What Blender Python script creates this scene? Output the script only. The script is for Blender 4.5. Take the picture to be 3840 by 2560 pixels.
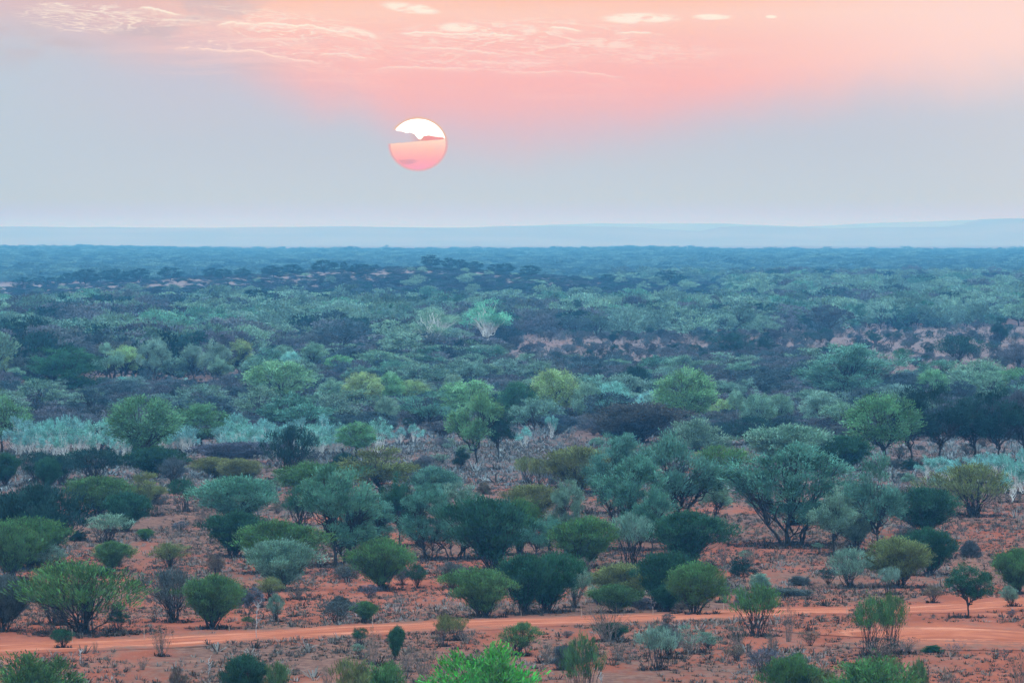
import bpy, math, random
import numpy as np
from mathutils import Vector
random.seed(7)
RNG = np.random.default_rng(11)
for o in list(bpy.data.objects):
    bpy.data.objects.remove(o, do_unlink=True)
scene = bpy.context.scene
COL = scene.collection

# ------------------------------------------------------------------ camera
F = 22123.0            # focal length in units of 1/3840 of the frame width
CAM_Z = 20.0
HORIZON = 885.0
cam_d = bpy.data.cameras.new("camera")
cam = bpy.data.objects.new("camera", cam_d)
COL.objects.link(cam)
cam.location = (0, 0, CAM_Z)
cam.rotation_euler = (math.radians(90) - math.atan((1280 - HORIZON) / F), 0, 0)
cam_d.sensor_width = 36.0
cam_d.lens = 36.0 * F / 3840.0
cam_d.clip_start = 0.5
cam_d.clip_end = 60000
scene.camera = cam

# ------------------------------------------------------------------ render
scene.view_settings.view_transform = 'Standard'
scene.view_settings.look = 'None'
scene.view_settings.gamma = 1
scene.view_settings.exposure = 0.0
c = scene.cycles
c.use_denoising = True
try:
    c.denoiser = 'OPENIMAGEDENOISE'
    c.denoising_prefilter = 'ACCURATE'
except Exception:
    pass
c.max_bounces = 4
c.diffuse_bounces = 1
c.glossy_bounces = 1
c.transmission_bounces = 2
c.transparent_max_bounces = 8
c.volume_bounces = 0
c.caustics_reflective = False
c.caustics_refractive = False
c.use_adaptive_sampling = True
c.adaptive_threshold = 0.015

# ------------------------------------------------------------------ air
HAZE_TOP = 66.0
HAZE_DENS = 2.1e-4
HAZE_COL = (0.125, 0.50, 1.0)
AIR = (0.62, 0.72, 0.83)        # colour a very long path of this air shows

SUN_AZ, SUN_EL = -0.912, 0.888   # degrees right of and above the view axis / horizon

# ------------------------------------------------------------------ node maths
class S:
    """socket with operators"""
    def __init__(self, nt, s): self.nt, self.s = nt, s
    def _m(self, op, *others):
        n = self.nt.nodes.new('ShaderNodeMath'); n.operation = op
        for k, v in enumerate((self,) + others):
            if isinstance(v, S): self.nt.links.new(v.s, n.inputs[k])
            else: n.inputs[k].default_value = v
        return S(self.nt, n.outputs[0])
    def __add__(self, o): return self._m('ADD', o)
    __radd__ = __add__
    def __sub__(self, o): return self._m('SUBTRACT', o)
    def __rsub__(self, o): return (self * -1.0) + o
    def __mul__(self, o): return self._m('MULTIPLY', o)
    __rmul__ = __mul__
    def __truediv__(self, o): return self._m('DIVIDE', o)
    def abs(self): return self._m('ABSOLUTE')
    def pow(self, o): return self._m('POWER', o)
    def max(self, o): return self._m('MAXIMUM', o)
    def min(self, o): return self._m('MINIMUM', o)
    def fn(self, op): return self._m(op)
    def step(self, a, b, lo=0.0, hi=1.0):
        n = self.nt.nodes.new('ShaderNodeMapRange'); n.interpolation_type = 'SMOOTHSTEP'; n.clamp = True
        self.nt.links.new(self.s, n.inputs['Value'])
        flip = a > b
        if flip: a, b, lo, hi = b, a, hi, lo
        n.inputs['From Min'].default_value = a; n.inputs['From Max'].default_value = b
        n.inputs['To Min'].default_value = lo; n.inputs['To Max'].default_value = hi
        return S(self.nt, n.outputs['Result'])

def ramp(nt, fac, stops, interp='LINEAR'):
    n = nt.nodes.new('ShaderNodeValToRGB'); cr = n.color_ramp; cr.interpolation = interp
    while len(cr.elements) < len(stops): cr.elements.new(0.5)
    for e, (p, col) in zip(cr.elements, sorted(stops, key=lambda q: q[0])):
        e.position = p
        e.color = (*col, 1) if isinstance(col, tuple) else (col, col, col, 1)
    nt.links.new(fac.s, n.inputs['Fac'])
    return S(nt, n.outputs['Color'])

def mix(nt, fac, a, b, mode='MIX'):
    n = nt.nodes.new('ShaderNodeMix'); n.data_type = 'RGBA'; n.blend_type = mode; n.clamp_factor = True
    for k, v in ((0, fac), (6, a), (7, b)):
        if isinstance(v, S): nt.links.new(v.s, n.inputs[k])
        elif k == 0: n.inputs[k].default_value = v
        else: n.inputs[k].default_value = (*v, 1)
    return S(nt, n.outputs[2])

def combine(nt, x, y, z):
    n = nt.nodes.new('ShaderNodeCombineXYZ')
    for k, v in enumerate((x, y, z)):
        if isinstance(v, S): nt.links.new(v.s, n.inputs[k])
        else: n.inputs[k].default_value = v
    return S(nt, n.outputs[0])

def noise(nt, vec, scale, detail=4, rough=0.55, dist=0.0, kind=None):
    n = nt.nodes.new('ShaderNodeTexNoise')
    if kind: n.noise_type = kind
    nt.links.new(vec.s, n.inputs['Vector'])
    n.inputs['Scale'].default_value = scale; n.inputs['Detail'].default_value = detail
    n.inputs['Roughness'].default_value = rough; n.inputs['Distortion'].default_value = dist
    return S(nt, n.outputs['Fac'])

def lin(r, g, b):
    f = lambda v: (v / 255 / 12.92) if v / 255 <= 0.04045 else ((v / 255 + 0.055) / 1.055) ** 2.4
    return (f(r), f(g), f(b))

# ------------------------------------------------------------------ world: dusk sky with the low sun
world = bpy.data.worlds.new("World"); scene.world = world; world.use_nodes = True
nt = world.node_tree
for n in list(nt.nodes): nt.nodes.remove(n)
tc = nt.nodes.new('ShaderNodeTexCoord')
sep = nt.nodes.new('ShaderNodeSeparateXYZ'); nt.links.new(tc.outputs['Generated'], sep.inputs[0])
dx, dy, dz = (S(nt, sep.outputs[k]) for k in range(3))
az = dx._m('ARCTAN2', dy) * 57.29578
el = dz.fn('ARCSINE') * 57.29578
U = az * 386.0 + 1920.0          # sky position, 386 units per degree
V = (el * -386.0) + HORIZON
uv = combine(nt, U * 0.001, V * 0.001, 0.0)
uvs = combine(nt, U * 0.001, V * 0.0032, 0.0)
big = noise(nt, uv, 1.6, 3, 0.5)
Un = (U / 3840.0)
# height of the lower edge of the pink veil
yb = ramp(nt, Un, [(0.0, 0.06), (0.18, 0.17), (0.33, 0.36), (0.42, 0.50), (0.52, 0.53), (0.62, 0.48), (0.78, 0.37), (1.0, 0.27)], 'EASE')
edge = V - yb.__mul__(1000.0) + (big - 0.5) * 260.0
pink = edge.step(170, -150)
lower = ramp(nt, V / 900.0, [(0.0, lin(206, 196, 208)), (0.35, lin(200, 200, 214)), (0.6, lin(195, 204, 217)), (0.85, lin(198, 210, 221)), (1.0, lin(210, 216, 224))])
lower_b = mix(nt, (U + (big - 0.5) * 900).step(900, -500), lower, lin(190, 206, 219))
lower_b = mix(nt, (U - V * 0.5).step(2700, 4200) * 0.6, lower_b, lin(214, 216, 222))
warm = ramp(nt, V / 500.0, [(0.0, lin(254, 200, 182)), (0.10, lin(254, 208, 194)), (0.3, lin(252, 197, 190)), (0.62, lin(250, 188, 188)), (1.0, lin(232, 188, 198))])
warm = mix(nt, U.step(1150, 250), warm, lin(226, 192, 194))
warm = mix(nt, (U - V * 0.6).step(2300, 3800) * 0.85, warm, lin(255, 221, 214))
seen = mix(nt, pink, lower_b, warm)
# grey-mauve cloud shade on the left
shade = noise(nt, uvs, 1.9, 5, 0.55, 0.2)
sm = shade.step(0.47, 0.6) * V.step(330, 120) * U.step(1500, 700)
seen = mix(nt, sm * 0.6, seen, lin(203, 187, 194))
# thin lit clouds: rims where the cloud field crosses a level, kept to where the photo has them
def blob(cx, cy, rx, ry, tilt=0.0):
    a = (U - cx) / rx
    b = (V - cy - (U - cx) * tilt) / ry
    return (a * a + b * b).step(1.0, 0.25)
wav = combine(nt, U * 0.001, V * 0.0042, 3.3)
wav2 = combine(nt, U * 0.0008, (V - U * 0.06) * 0.0058, 5.1)
field = noise(nt, wav2, 2.5, 10, 0.60, 0.18)
fine = noise(nt, wav, 9.0, 8, 0.65, 0.5)
def lining(level, fade):
    f_ = field - level
    return f_.step(-0.002, 0.006) * f_.step(fade * 0.6, 0.003)
rim1 = lining(0.50, 0.055).max(lining(0.42, 0.035) * 0.8)
rim2 = lining(0.57, 0.045)
puffs = fine.step(0.50, 0.66)
m_left = blob(1000, 130, 620, 110, 0.10).max(blob(330, 70, 300, 70, 0.05)).max(blob(1180, 215, 330, 70, 0.12))
m_mid = blob(1900, 150, 560, 95, -0.02).max(blob(1800, 235, 420, 45, 0.0)).max(blob(2330, 190, 420, 60, 0.04))
m_cl = blob(1540, 33, 125, 24, 0.12).max(blob(2400, 72, 175, 25, 0.0)).max(blob(2670, 66, 90, 14, 0.0)).max(blob(1340, 128, 90, 26, 0.2)).max(blob(1720, 105, 90, 22, 0)).max(blob(2890, 66, 26, 8, 0))
cloud = (m_cl * fine.step(0.34, 0.52)).max(m_mid * puffs * 0.7).max(m_mid * rim1 * 0.9).max(m_left * (rim1 * 0.95).max(rim2 * 0.8).max(puffs * 0.3))
LINES = [([(816, 98), (865, 78), (939, 98), (996, 82), (1094, 98), (1175, 94), (1230, 112), (1330, 128)], 1.0),
         ([(645, 184), (718, 176), (824, 192), (898, 192), (971, 188), (1012, 204), (1224, 245)], 0.8),
         ([(1190, 206), (1273, 196), (1339, 214), (1425, 224)], 0.85), ([(1388, 265), (1437, 249), (1535, 251), (1624, 255), (1775, 255)], 0.85),
         ([(1863, 269), (2012, 272), (2114, 264), (2216, 272), (2345, 294)], 0.7), ([(150, 24), (212, 12), (285, 30)], 0.7),
         ([(520, 38), (555, 23), (629, 49), (690, 60)], 0.9), ([(2050, 106), (2114, 101), (2200, 120)], 0.9), ([(2300, 127), (2373, 116), (2490, 134)], 0.7),
         ([(1500, 128), (1600, 118), (1720, 132), (1850, 124), (1960, 140)], 0.85), ([(1560, 182), (1680, 176), (1800, 196), (1900, 204)], 0.7), ([(1740, 226), (1860, 236), (2080, 236)], 0.7),
         ([(590, 78), (700, 74), (790, 92)], 0.6), ([(900, 150), (1040, 145), (1180, 146)], 0.45)]
wob = (noise(nt, combine(nt, U * 0.001, 2.0, 0.0), 22.0, 7, 0.68) - 0.5) * 34.0
brk = noise(nt, combine(nt, U * 0.001, V * 0.003, 7.0), 14.0, 5, 0.65)
for pts_, amp in LINES:
    x0, x1 = pts_[0][0], pts_[-1][0]
    yy = ramp(nt, (U - x0) / (x1 - x0), [((q[0] - x0) / (x1 - x0), q[1] / 400.0) for q in pts_], 'B_SPLINE') * 400.0
    dv = V - yy - wob
    ends = U.step(x0 - 15, x0 + 40) * U.step(x1 + 20, x1 - 60)
    body = dv.step(-2.5, 1.5) * dv.step(26.0, 0.0) * 0.55 + dv.step(-3.0, 0.5) * dv.step(7.0, 1.5) * 0.9
    cloud = cloud.max(body * ends * brk.step(0.30, 0.52) * amp)
lit = mix(nt, V.step(40, 330), lin(255, 240, 224), lin(255, 210, 204))
seen = mix(nt, cloud * 0.95, seen, lit)
streak = noise(nt, combine(nt, U * 0.0006, V * 0.009, 8.1), 3.2, 5, 0.5, 0.3).step(0.48, 0.72) * V.step(480, 250) * blob(1700, 200, 1500, 260)
seen = mix(nt, streak * 0.28, seen, lin(255, 216, 208))
grain = noise(nt, uv, 60.0, 3, 0.7)
# the sun, flattened a little, a cloud across it
cu = (U - 1568.0) / 103.5
cv = (V - 541.0) / -94.0
rr = (cu * cu + cv * cv).fn('SQRT')
disc = rr.step(1.008, 0.99)
jag = (noise(nt, uv, 34.0, 8, 0.7) - 0.5) * 0.24 + (noise(nt, uv, 160.0, 4, 0.7) - 0.5) * 0.10
top_l = cu.min(0.0) * -0.22 + 0.37 - cu.max(0.0) * 0.13 - ((cu - 0.06) * 5.0).abs().step(1.0, 0.0) * 0.15
bot_l = cu * 0.085 + 0.11
upper = (cv + jag - top_l).step(-0.015, 0.015)
under = (bot_l + jag * 0.25 - cv).step(-0.02, 0.02)
disc_col = ramp(nt, (cv + 1.0) * 0.5, [(0.0, lin(250, 170, 196)), (0.18, lin(255, 176, 184)), (0.4, lin(255, 198, 188)), (0.58, lin(255, 222, 205)), (0.62, lin(255, 236, 222))])
disc_col = mix(nt, upper, disc_col, (2.0, 1.9, 1.7))
smud = ((cu + 0.38) * (cu + 0.38) * 6.0 + (cv + 0.70 + jag * 0.9) * (cv + 0.70 + jag * 0.9) * 60.0).step(1.0, 0.2)
disc_col = mix(nt, smud * 0.6, disc_col, lin(214, 160, 178))
gap_col = mix(nt, cu.step(-0.25, 0.35), lin(203, 188, 203), lin(240, 158, 146))
in_gap = (1.0 - upper) * (1.0 - under)
disc_col = mix(nt, in_gap, disc_col, gap_col)
open_left = in_gap * cu.step(0.1, -0.35)
glow = (rr - 1.0).max(0.0).step(0.13, 0.0) * (1.0 - open_left)
seen = mix(nt, glow * 0.75, seen, mix(nt, cv.step(-0.2, 0.6), lin(250, 158, 160), lin(240, 190, 150)))
seen = mix(nt, disc * (1.0 - open_left), seen, disc_col)
# what stands outside the air: undo the veil of air in front of it
T = [None] * 3
path = (HAZE_TOP - CAM_Z) / 57.29578 * 57.29578
inv = dz.max(0.004)
sepc = nt.nodes.new('ShaderNodeSeparateColor'); nt.links.new(seen.s, sepc.inputs[0])
outc = []
for k in range(3):
    tau = -HAZE_DENS * HAZE_COL[k] * path
    t = ((1.0 / 1.0) * (inv.pow(-1.0)) * tau).fn('EXPONENT').max(0.22)
    w = (S(nt, sepc.outputs[k]) - (1.0 - t) * AIR[k]) / t
    outc.append(w.max(0.0))
low = combine(nt, *outc)
# upper sky, unseen: made brighter than the seen sky to light the scene
sky = nt.nodes.new('ShaderNodeTexSky'); sky.sky_type = 'NISHITA'; sky.sun_disc = False
sky.sun_elevation = math.radians(SUN_EL); sky.sun_rotation = math.radians(SUN_AZ)
nis = S(nt, sky.outputs[0])
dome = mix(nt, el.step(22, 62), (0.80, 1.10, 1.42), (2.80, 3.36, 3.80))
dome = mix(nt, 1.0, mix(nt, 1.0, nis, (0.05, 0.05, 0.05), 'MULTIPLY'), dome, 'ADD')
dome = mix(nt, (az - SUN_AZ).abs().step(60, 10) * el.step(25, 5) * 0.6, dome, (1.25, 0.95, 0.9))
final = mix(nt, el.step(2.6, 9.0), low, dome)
final = mix(nt, el.step(0.0, -1.0), final, (0.12, 0.08, 0.07))
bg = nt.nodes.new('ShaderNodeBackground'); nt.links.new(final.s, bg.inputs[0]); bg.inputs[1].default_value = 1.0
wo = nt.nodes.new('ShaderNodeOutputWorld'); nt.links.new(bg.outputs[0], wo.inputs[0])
world.cycles.sampling_method = 'MANUAL'
world.cycles.sample_map_resolution = 1024

# ------------------------------------------------------------------ the sun lamp
sd = bpy.data.lights.new("sun", 'SUN'); sd.energy = 1.0; sd.color = (1.0, 0.72, 0.55); sd.angle = math.radians(0.5)
so = bpy.data.objects.new("sun", sd); COL.objects.link(so)
a, e = math.radians(SUN_AZ), math.radians(SUN_EL)
so.rotation_euler = Vector((math.sin(a) * math.cos(e), math.cos(a) * math.cos(e), math.sin(e))).to_track_quat('Z', 'Y').to_euler()
so.location = (0, 300, 60)

# ------------------------------------------------------------------ helpers
def tag(o, label=None, cat=None, group=None, kind=None):
    if label: o["label"] = label
    if cat: o["category"] = cat
    if group: o["group"] = group
    if kind: o["kind"] = kind
    return o

def mesh_np(name, V_, Fq, mat=None, attrs=None, smooth=False, mats=None, midx=None):
    """Fq: (n,4) quads or (n,3) tris"""
    me = bpy.data.meshes.new(name)
    V_ = np.asarray(V_, dtype=np.float32); Fq = np.asarray(Fq, dtype=np.int32)
    k = Fq.shape[1]
    me.vertices.add(len(V_)); me.vertices.foreach_set('co', V_.ravel())
    me.loops.add(Fq.size); me.loops.foreach_set('vertex_index', Fq.ravel())
    me.polygons.add(len(Fq))
    me.polygons.foreach_set('loop_start', np.arange(0, Fq.size, k, dtype=np.int32))
    me.polygons.foreach_set('loop_total', np.full(len(Fq), k, dtype=np.int32))
    if smooth: me.polygons.foreach_set('use_smooth', np.ones(len(Fq), dtype=bool))
    me.update(calc_edges=True)
    for nme, (dom, typ, val) in (attrs or {}).items():
        at = me.attributes.new(nme, typ, dom)
        if typ == 'FLOAT': at.data.foreach_set('value', np.asarray(val, dtype=np.float32))
        else: at.data.foreach_set('color' if 'COLOR' in typ else 'vector', np.asarray(val, dtype=np.float32).ravel())
    if mats:
        for m in mats: me.materials.append(m)
        me.polygons.foreach_set('material_index', np.asarray(midx, dtype=np.int32))
    elif mat: me.materials.append(mat)
    return me

def link(name, data, parent=None):
    o = bpy.data.objects.new(name, data); COL.objects.link(o)
    if parent: o.parent = parent
    return o

# ------------------------------------------------------------------ terrain
def vnoise(x, y, seed=0):
    """smooth value noise, numpy"""
    x = np.asarray(x, float); y = np.asarray(y, float)
    xi, yi = np.floor(x).astype(np.int64), np.floor(y).astype(np.int64)
    fx, fy = x - xi, y - yi
    fx = fx * fx * fx * (fx * (fx * 6 - 15) + 10); fy = fy * fy * fy * (fy * (fy * 6 - 15) + 10)
    def h(i, j):
        v = (i * 374761393 + j * 668265263 + seed * 1442695041) & 0xFFFFFFFF
        v = ((v ^ (v >> 13)) * 1274126177) & 0xFFFFFFFF
        return ((v ^ (v >> 16)) & 0xFFFFFF) / 16777215.0
    return (h(xi, yi) * (1 - fx) + h(xi + 1, yi) * fx) * (1 - fy) + (h(xi, yi + 1) * (1 - fx) + h(xi + 1, yi + 1) * fx) * fy

def fbm(x, y, octaves=4, seed=0):
    s, a, t = 0, 1.0, 0
    for k in range(octaves):
        s = s + a * vnoise(x * 2 ** k, y * 2 ** k, seed + k); t += a; a *= 0.5
    return s / t

def sstep(t):
    t = np.clip(t, 0, 1); return t * t * (3 - 2 * t)

RIDGE_X = np.array([-3000, -1500, 0, 150, 250, 400, 600, 800, 1000, 1200, 1400, 1600, 1750, 1900, 2100, 2300, 2500, 2800, 3400, 6000.])
RIDGE_Y = np.array([1100, 1097, 1089, 1084, 1076, 1062, 1052, 1045, 1038, 1022, 1012, 1008, 1015, 1028, 1042, 1058, 1078, 1092, 1098, 1105.])
RD = 2000.0
def height(x, y):
    x = np.asarray(x, float); y = np.asarray(y, float)
    near = (vnoise(x / 70, y / 70, 3) - 0.5) * 0.9 * sstep((y - 30) / 150)
    Xr = x / RD * F + 1920
    crest = CAM_Z - RD * (np.interp(Xr, RIDGE_X, RIDGE_Y) - HORIZON) / F
    prof = sstep((y - 1350) / 650) * (1 - sstep((y - 2050) / 500))
    crest = crest + (vnoise(x / 25, y / 60, 9) - 0.5) * 0.6
    ridge = np.maximum(crest, 0) * prof
    Xf = x / 6000 * F + 1920
    far = CAM_Z - 6000 * (949 - 9 * np.exp(-((Xf - 2420) / 260) ** 2) - 11 * np.exp(-((Xf - 100) / 500) ** 2) - HORIZON) / F
    rise = far * sstep((y - 2700) / 3300) * (1 - sstep((y - 6300) / 2000))
    return near + ridge + rise + (vnoise(x / 260, y / 300, 5) - 0.5) * 1.2 * sstep((y - 2400) / 800)

def ground_at(px, py):
    """world point where the sight line of frame position (px, py) meets the ground"""
    sl = (py - HORIZON) / F
    y = np.concatenate([np.arange(150, 900, 0.5), np.arange(900, 3000, 2), np.arange(3000, 9000, 10)])
    x = (px - 1920) / F * y
    g = CAM_Z - sl * y - height(x, y)
    k = int(np.argmax(g <= 0)) if (g <= 0).any() else len(y) - 1
    if k > 0 and g[k - 1] != g[k]:
        t = g[k - 1] / (g[k - 1] - g[k]); yy = y[k - 1] + t * (y[k] - y[k - 1])
    else: yy = y[k]
    xx = (px - 1920) / F * yy
    return float(xx), float(yy), float(height(xx, yy))

def seen_y(x, y, z=None):
    z = height(x, y) if z is None else z
    return HORIZON + (CAM_Z - z) / y * F
def seen_x(x, y): return 1920 + x / y * F

# ------------------------------------------------------------------ materials
def new_mat(name):
    m = bpy.data.materials.new(name); m.use_nodes = True
    n = m.node_tree
    for q in list(n.nodes): n.nodes.remove(q)
    return m, n

def out(nt_, sh):
    o = nt_.nodes.new('ShaderNodeOutputMaterial'); nt_.links.new(sh, o.inputs[0])

def soil_colour(n, P):
    """bare red earth, leaf litter and stones, by position on the ground"""
    sp = n.nodes.new('ShaderNodeSeparateXYZ'); n.links.new(P.s, sp.inputs[0])
    X, Y = S(n, sp.outputs[0]), S(n, sp.outputs[1])
    q = combine(n, X, Y * 0.45, 0.0)
    a = noise(n, q, 0.055, 5, 0.6)
    b = noise(n, q, 0.35, 5, 0.6)
    d = noise(n, q, 2.2, 4, 0.6)
    f = noise(n, q, 7.0, 2, 0.5)
    red = mix(n, b.step(0.35, 0.65), (0.215, 0.064, 0.038), (0.300, 0.096, 0.060))
    red = mix(n, f.step(0.55, 0.75) * 0.5, red, (0.368, 0.140, 0.088))
    red = mix(n, d.step(0.5, 0.3) * 0.6, red, (0.200, 0.068, 0.044))
    litter = mix(n, d.step(0.35, 0.65), (0.075, 0.050, 0.040), (0.160, 0.105, 0.082))
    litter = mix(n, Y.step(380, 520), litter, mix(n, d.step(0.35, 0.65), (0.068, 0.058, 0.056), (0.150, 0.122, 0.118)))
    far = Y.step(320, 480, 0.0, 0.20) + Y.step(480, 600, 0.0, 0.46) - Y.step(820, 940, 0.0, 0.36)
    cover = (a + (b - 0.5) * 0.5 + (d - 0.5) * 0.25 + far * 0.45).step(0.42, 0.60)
    col = mix(n, cover * 0.80, red, litter)
    dry = noise(n, q, 0.16, 4, 0.6).step(0.58, 0.72)
    col = mix(n, dry * 0.35, col, (0.352, 0.152, 0.096))
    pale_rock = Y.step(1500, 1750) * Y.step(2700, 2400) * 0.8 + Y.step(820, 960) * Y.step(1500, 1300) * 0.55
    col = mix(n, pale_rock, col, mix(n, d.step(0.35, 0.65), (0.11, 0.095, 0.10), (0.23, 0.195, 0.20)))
    return col, b, d, f

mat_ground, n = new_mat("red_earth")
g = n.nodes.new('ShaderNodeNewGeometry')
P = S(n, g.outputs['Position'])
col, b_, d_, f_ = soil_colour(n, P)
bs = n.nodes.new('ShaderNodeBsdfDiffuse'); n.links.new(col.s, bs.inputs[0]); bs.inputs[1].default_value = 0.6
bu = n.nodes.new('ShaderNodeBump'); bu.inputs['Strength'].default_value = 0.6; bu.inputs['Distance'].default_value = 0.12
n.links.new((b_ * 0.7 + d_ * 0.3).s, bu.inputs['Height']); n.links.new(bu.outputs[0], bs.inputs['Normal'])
out(n, bs.outputs[0])

mat_track, n = new_mat("packed_track_earth")
g = n.nodes.new('ShaderNodeNewGeometry')
P = S(n, g.outputs['Position'])
col, b_, d_, f_ = soil_colour(n, P)
at = n.nodes.new('ShaderNodeAttribute'); at.attribute_name = 'across'      # 0 middle .. 1 edge
ed = S(n, at.outputs['Fac'])
at2 = n.nodes.new('ShaderNodeAttribute'); at2.attribute_name = 'side'      # -1 .. 1 across the track
sd_ = S(n, at2.outputs['Fac'])
pale = mix(n, b_.step(0.35, 0.65), (0.320, 0.098, 0.053), (0.400, 0.136, 0.078))
rut = ((sd_.abs() - 0.40).abs() + (b_ - 0.5) * 0.5 + (d_ - 0.5) * 0.2).step(0.16, 0.0)
spt = n.nodes.new('ShaderNodeSeparateXYZ'); n.links.new(P.s, spt.inputs[0])
streak = noise(n, combine(n, S(n, spt.outputs[0]) * 0.10, sd_ * 3.2, 0.0), 1.6, 6, 0.68, 0.25)
pale = mix(n, streak.step(0.56, 0.40) * 0.75, pale, (0.235, 0.072, 0.042))
pale = mix(n, rut * streak.step(0.42, 0.6) * 0.9, pale, (0.480, 0.196, 0.124))
pale = mix(n, d_.step(0.55, 0.72) * 0.45, pale, (0.272, 0.092, 0.056))
k = (ed + (b_ - 0.5) * 1.5 + (d_ - 0.5) * 0.8 + (streak - 0.5) * 0.6).step(1.0, 0.40)
col = mix(n, k, col, pale)
bs = n.nodes.new('ShaderNodeBsdfDiffuse'); n.links.new(col.s, bs.inputs[0]); bs.inputs[1].default_value = 0.6
bu = n.nodes.new('ShaderNodeBump'); bu.inputs['Strength'].default_value = 0.5; bu.inputs['Distance'].default_value = 0.08
n.links.new((b_ * 0.6 + d_ * 0.4).s, bu.inputs['Height']); n.links.new(bu.outputs[0], bs.inputs['Normal'])
out(n, bs.outputs[0])

def leaf_mat(name, instanced=False):
    m, n = new_mat(name)
    if instanced:
        t = n.nodes.new('ShaderNodeAttribute'); t.attribute_type = 'INSTANCER'; t.attribute_name = 'tint'; base = S(n, t.outputs['Color'])
    else:
        t = n.nodes.new('ShaderNodeObjectInfo'); base = S(n, t.outputs['Color'])
    cl = n.nodes.new('ShaderNodeAttribute'); cl.attribute_name = 'clump'
    cf = S(n, cl.outputs['Fac'])
    gg = n.nodes.new('ShaderNodeNewGeometry'); ri = S(n, gg.outputs['Random Per Island'])
    val = (cf.step(0, 1, 0.82, 1.2) if instanced else cf.step(0, 1, 0.62, 1.45)) * ri.step(0, 1, 0.75, 1.3)
    hs = n.nodes.new('ShaderNodeHueSaturation')
    n.links.new(base.s, hs.inputs['Color']); n.links.new(val.s, hs.inputs['Value'])
    n.links.new((cf * 0.03 + ri * 0.02 + 0.475).s, hs.inputs['Hue'])
    n.links.new((ri * 0.3 + 0.8).s, hs.inputs['Saturation'])
    d = n.nodes.new('ShaderNodeBsdfDiffuse'); n.links.new(hs.outputs[0], d.inputs[0])
    tr = n.nodes.new('ShaderNodeBsdfTranslucent'); n.links.new(hs.outputs[0], tr.inputs[0])
    mx = n.nodes.new('ShaderNodeMixShader'); mx.inputs[0].default_value = 0.12
    n.links.new(d.outputs[0], mx.inputs[1]); n.links.new(tr.outputs[0], mx.inputs[2])
    out(n, mx.outputs[0]); return m

def bark_mat(name, a_, b_c, scale=3.0):
    m, n = new_mat(name)
    t = n.nodes.new('ShaderNodeTexCoord'); v = S(n, t.outputs['Object'])
    f = noise(n, v, scale * 6, 4, 0.6)
    colr = mix(n, f.step(0.35, 0.65), a_, b_c)
    d = n.nodes.new('ShaderNodeBsdfDiffuse'); n.links.new(colr.s, d.inputs[0])
    out(n, d.outputs[0]); return m

M_LEAF = leaf_mat("leaves"); M_LEAF_I = leaf_mat("leaves_mass", True)
M_BARK = bark_mat("dark_bark", (0.022, 0.022, 0.022), (0.06, 0.055, 0.05))
M_GREY = bark_mat("grey_dead_wood", (0.10, 0.085, 0.075), (0.24, 0.20, 0.17))
M_WHITE = bark_mat("white_bark", (0.62, 0.66, 0.64), (0.88, 0.88, 0.84), 1.0)
M_POST = bark_mat("weathered_post", (0.34, 0.24, 0.19), (0.48, 0.36, 0.30))
M_PALE = bark_mat("bleached_wood", (0.26, 0.27, 0.28), (0.46, 0.47, 0.47), 1.0)

# ------------------------------------------------------------------ plant prototypes (unit size: 1 m tall, 1 m wide)
def tubes(paths, sides=5):
    """paths: list of (pts (n,3), radii (n,)) -> verts, quads"""
    VV, FF, base = [], [], 0
    ang = np.arange(sides) / sides * 2 * np.pi
    for pts, rad in paths:
        pts = np.asarray(pts); nn = len(pts)
        tg = np.gradient(pts, axis=0); tg /= (np.linalg.norm(tg, axis=1, keepdims=True) + 1e-9)
        ref = np.where(np.abs(tg[:, 2:3]) > 0.9, np.array([[1., 0, 0]]), np.array([[0, 0, 1.]]))
        u = np.cross(tg, ref); u /= (np.linalg.norm(u, axis=1, keepdims=True) + 1e-9)
        w = np.cross(tg, u)
        ring = pts[:, None, :] + rad[:, None, None] * (np.cos(ang)[None, :, None] * u[:, None, :] + np.sin(ang)[None, :, None] * w[:, None, :])
        VV.append(ring.reshape(-1, 3))
        i = np.arange(nn - 1)[:, None] * sides; j = np.arange(sides)[None, :]
        a0 = base + i + j; a1 = base + i + (j + 1) % sides
        FF.append(np.stack([a0, a1, a1 + sides, a0 + sides], -1).reshape(-1, 4))
        base += nn * sides
    return np.concatenate(VV), np.concatenate(FF)

def bez(p0, p1, p2, nseg, rng, wob=0.012):
    t = np.linspace(0, 1, nseg + 1)[:, None]
    p = (1 - t) ** 2 * p0 + 2 * t * (1 - t) * p1 + t ** 2 * p2
    w = rng.normal(0, wob, p.shape); w[0] = 0; w[-1] = 0
    return p + w

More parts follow.
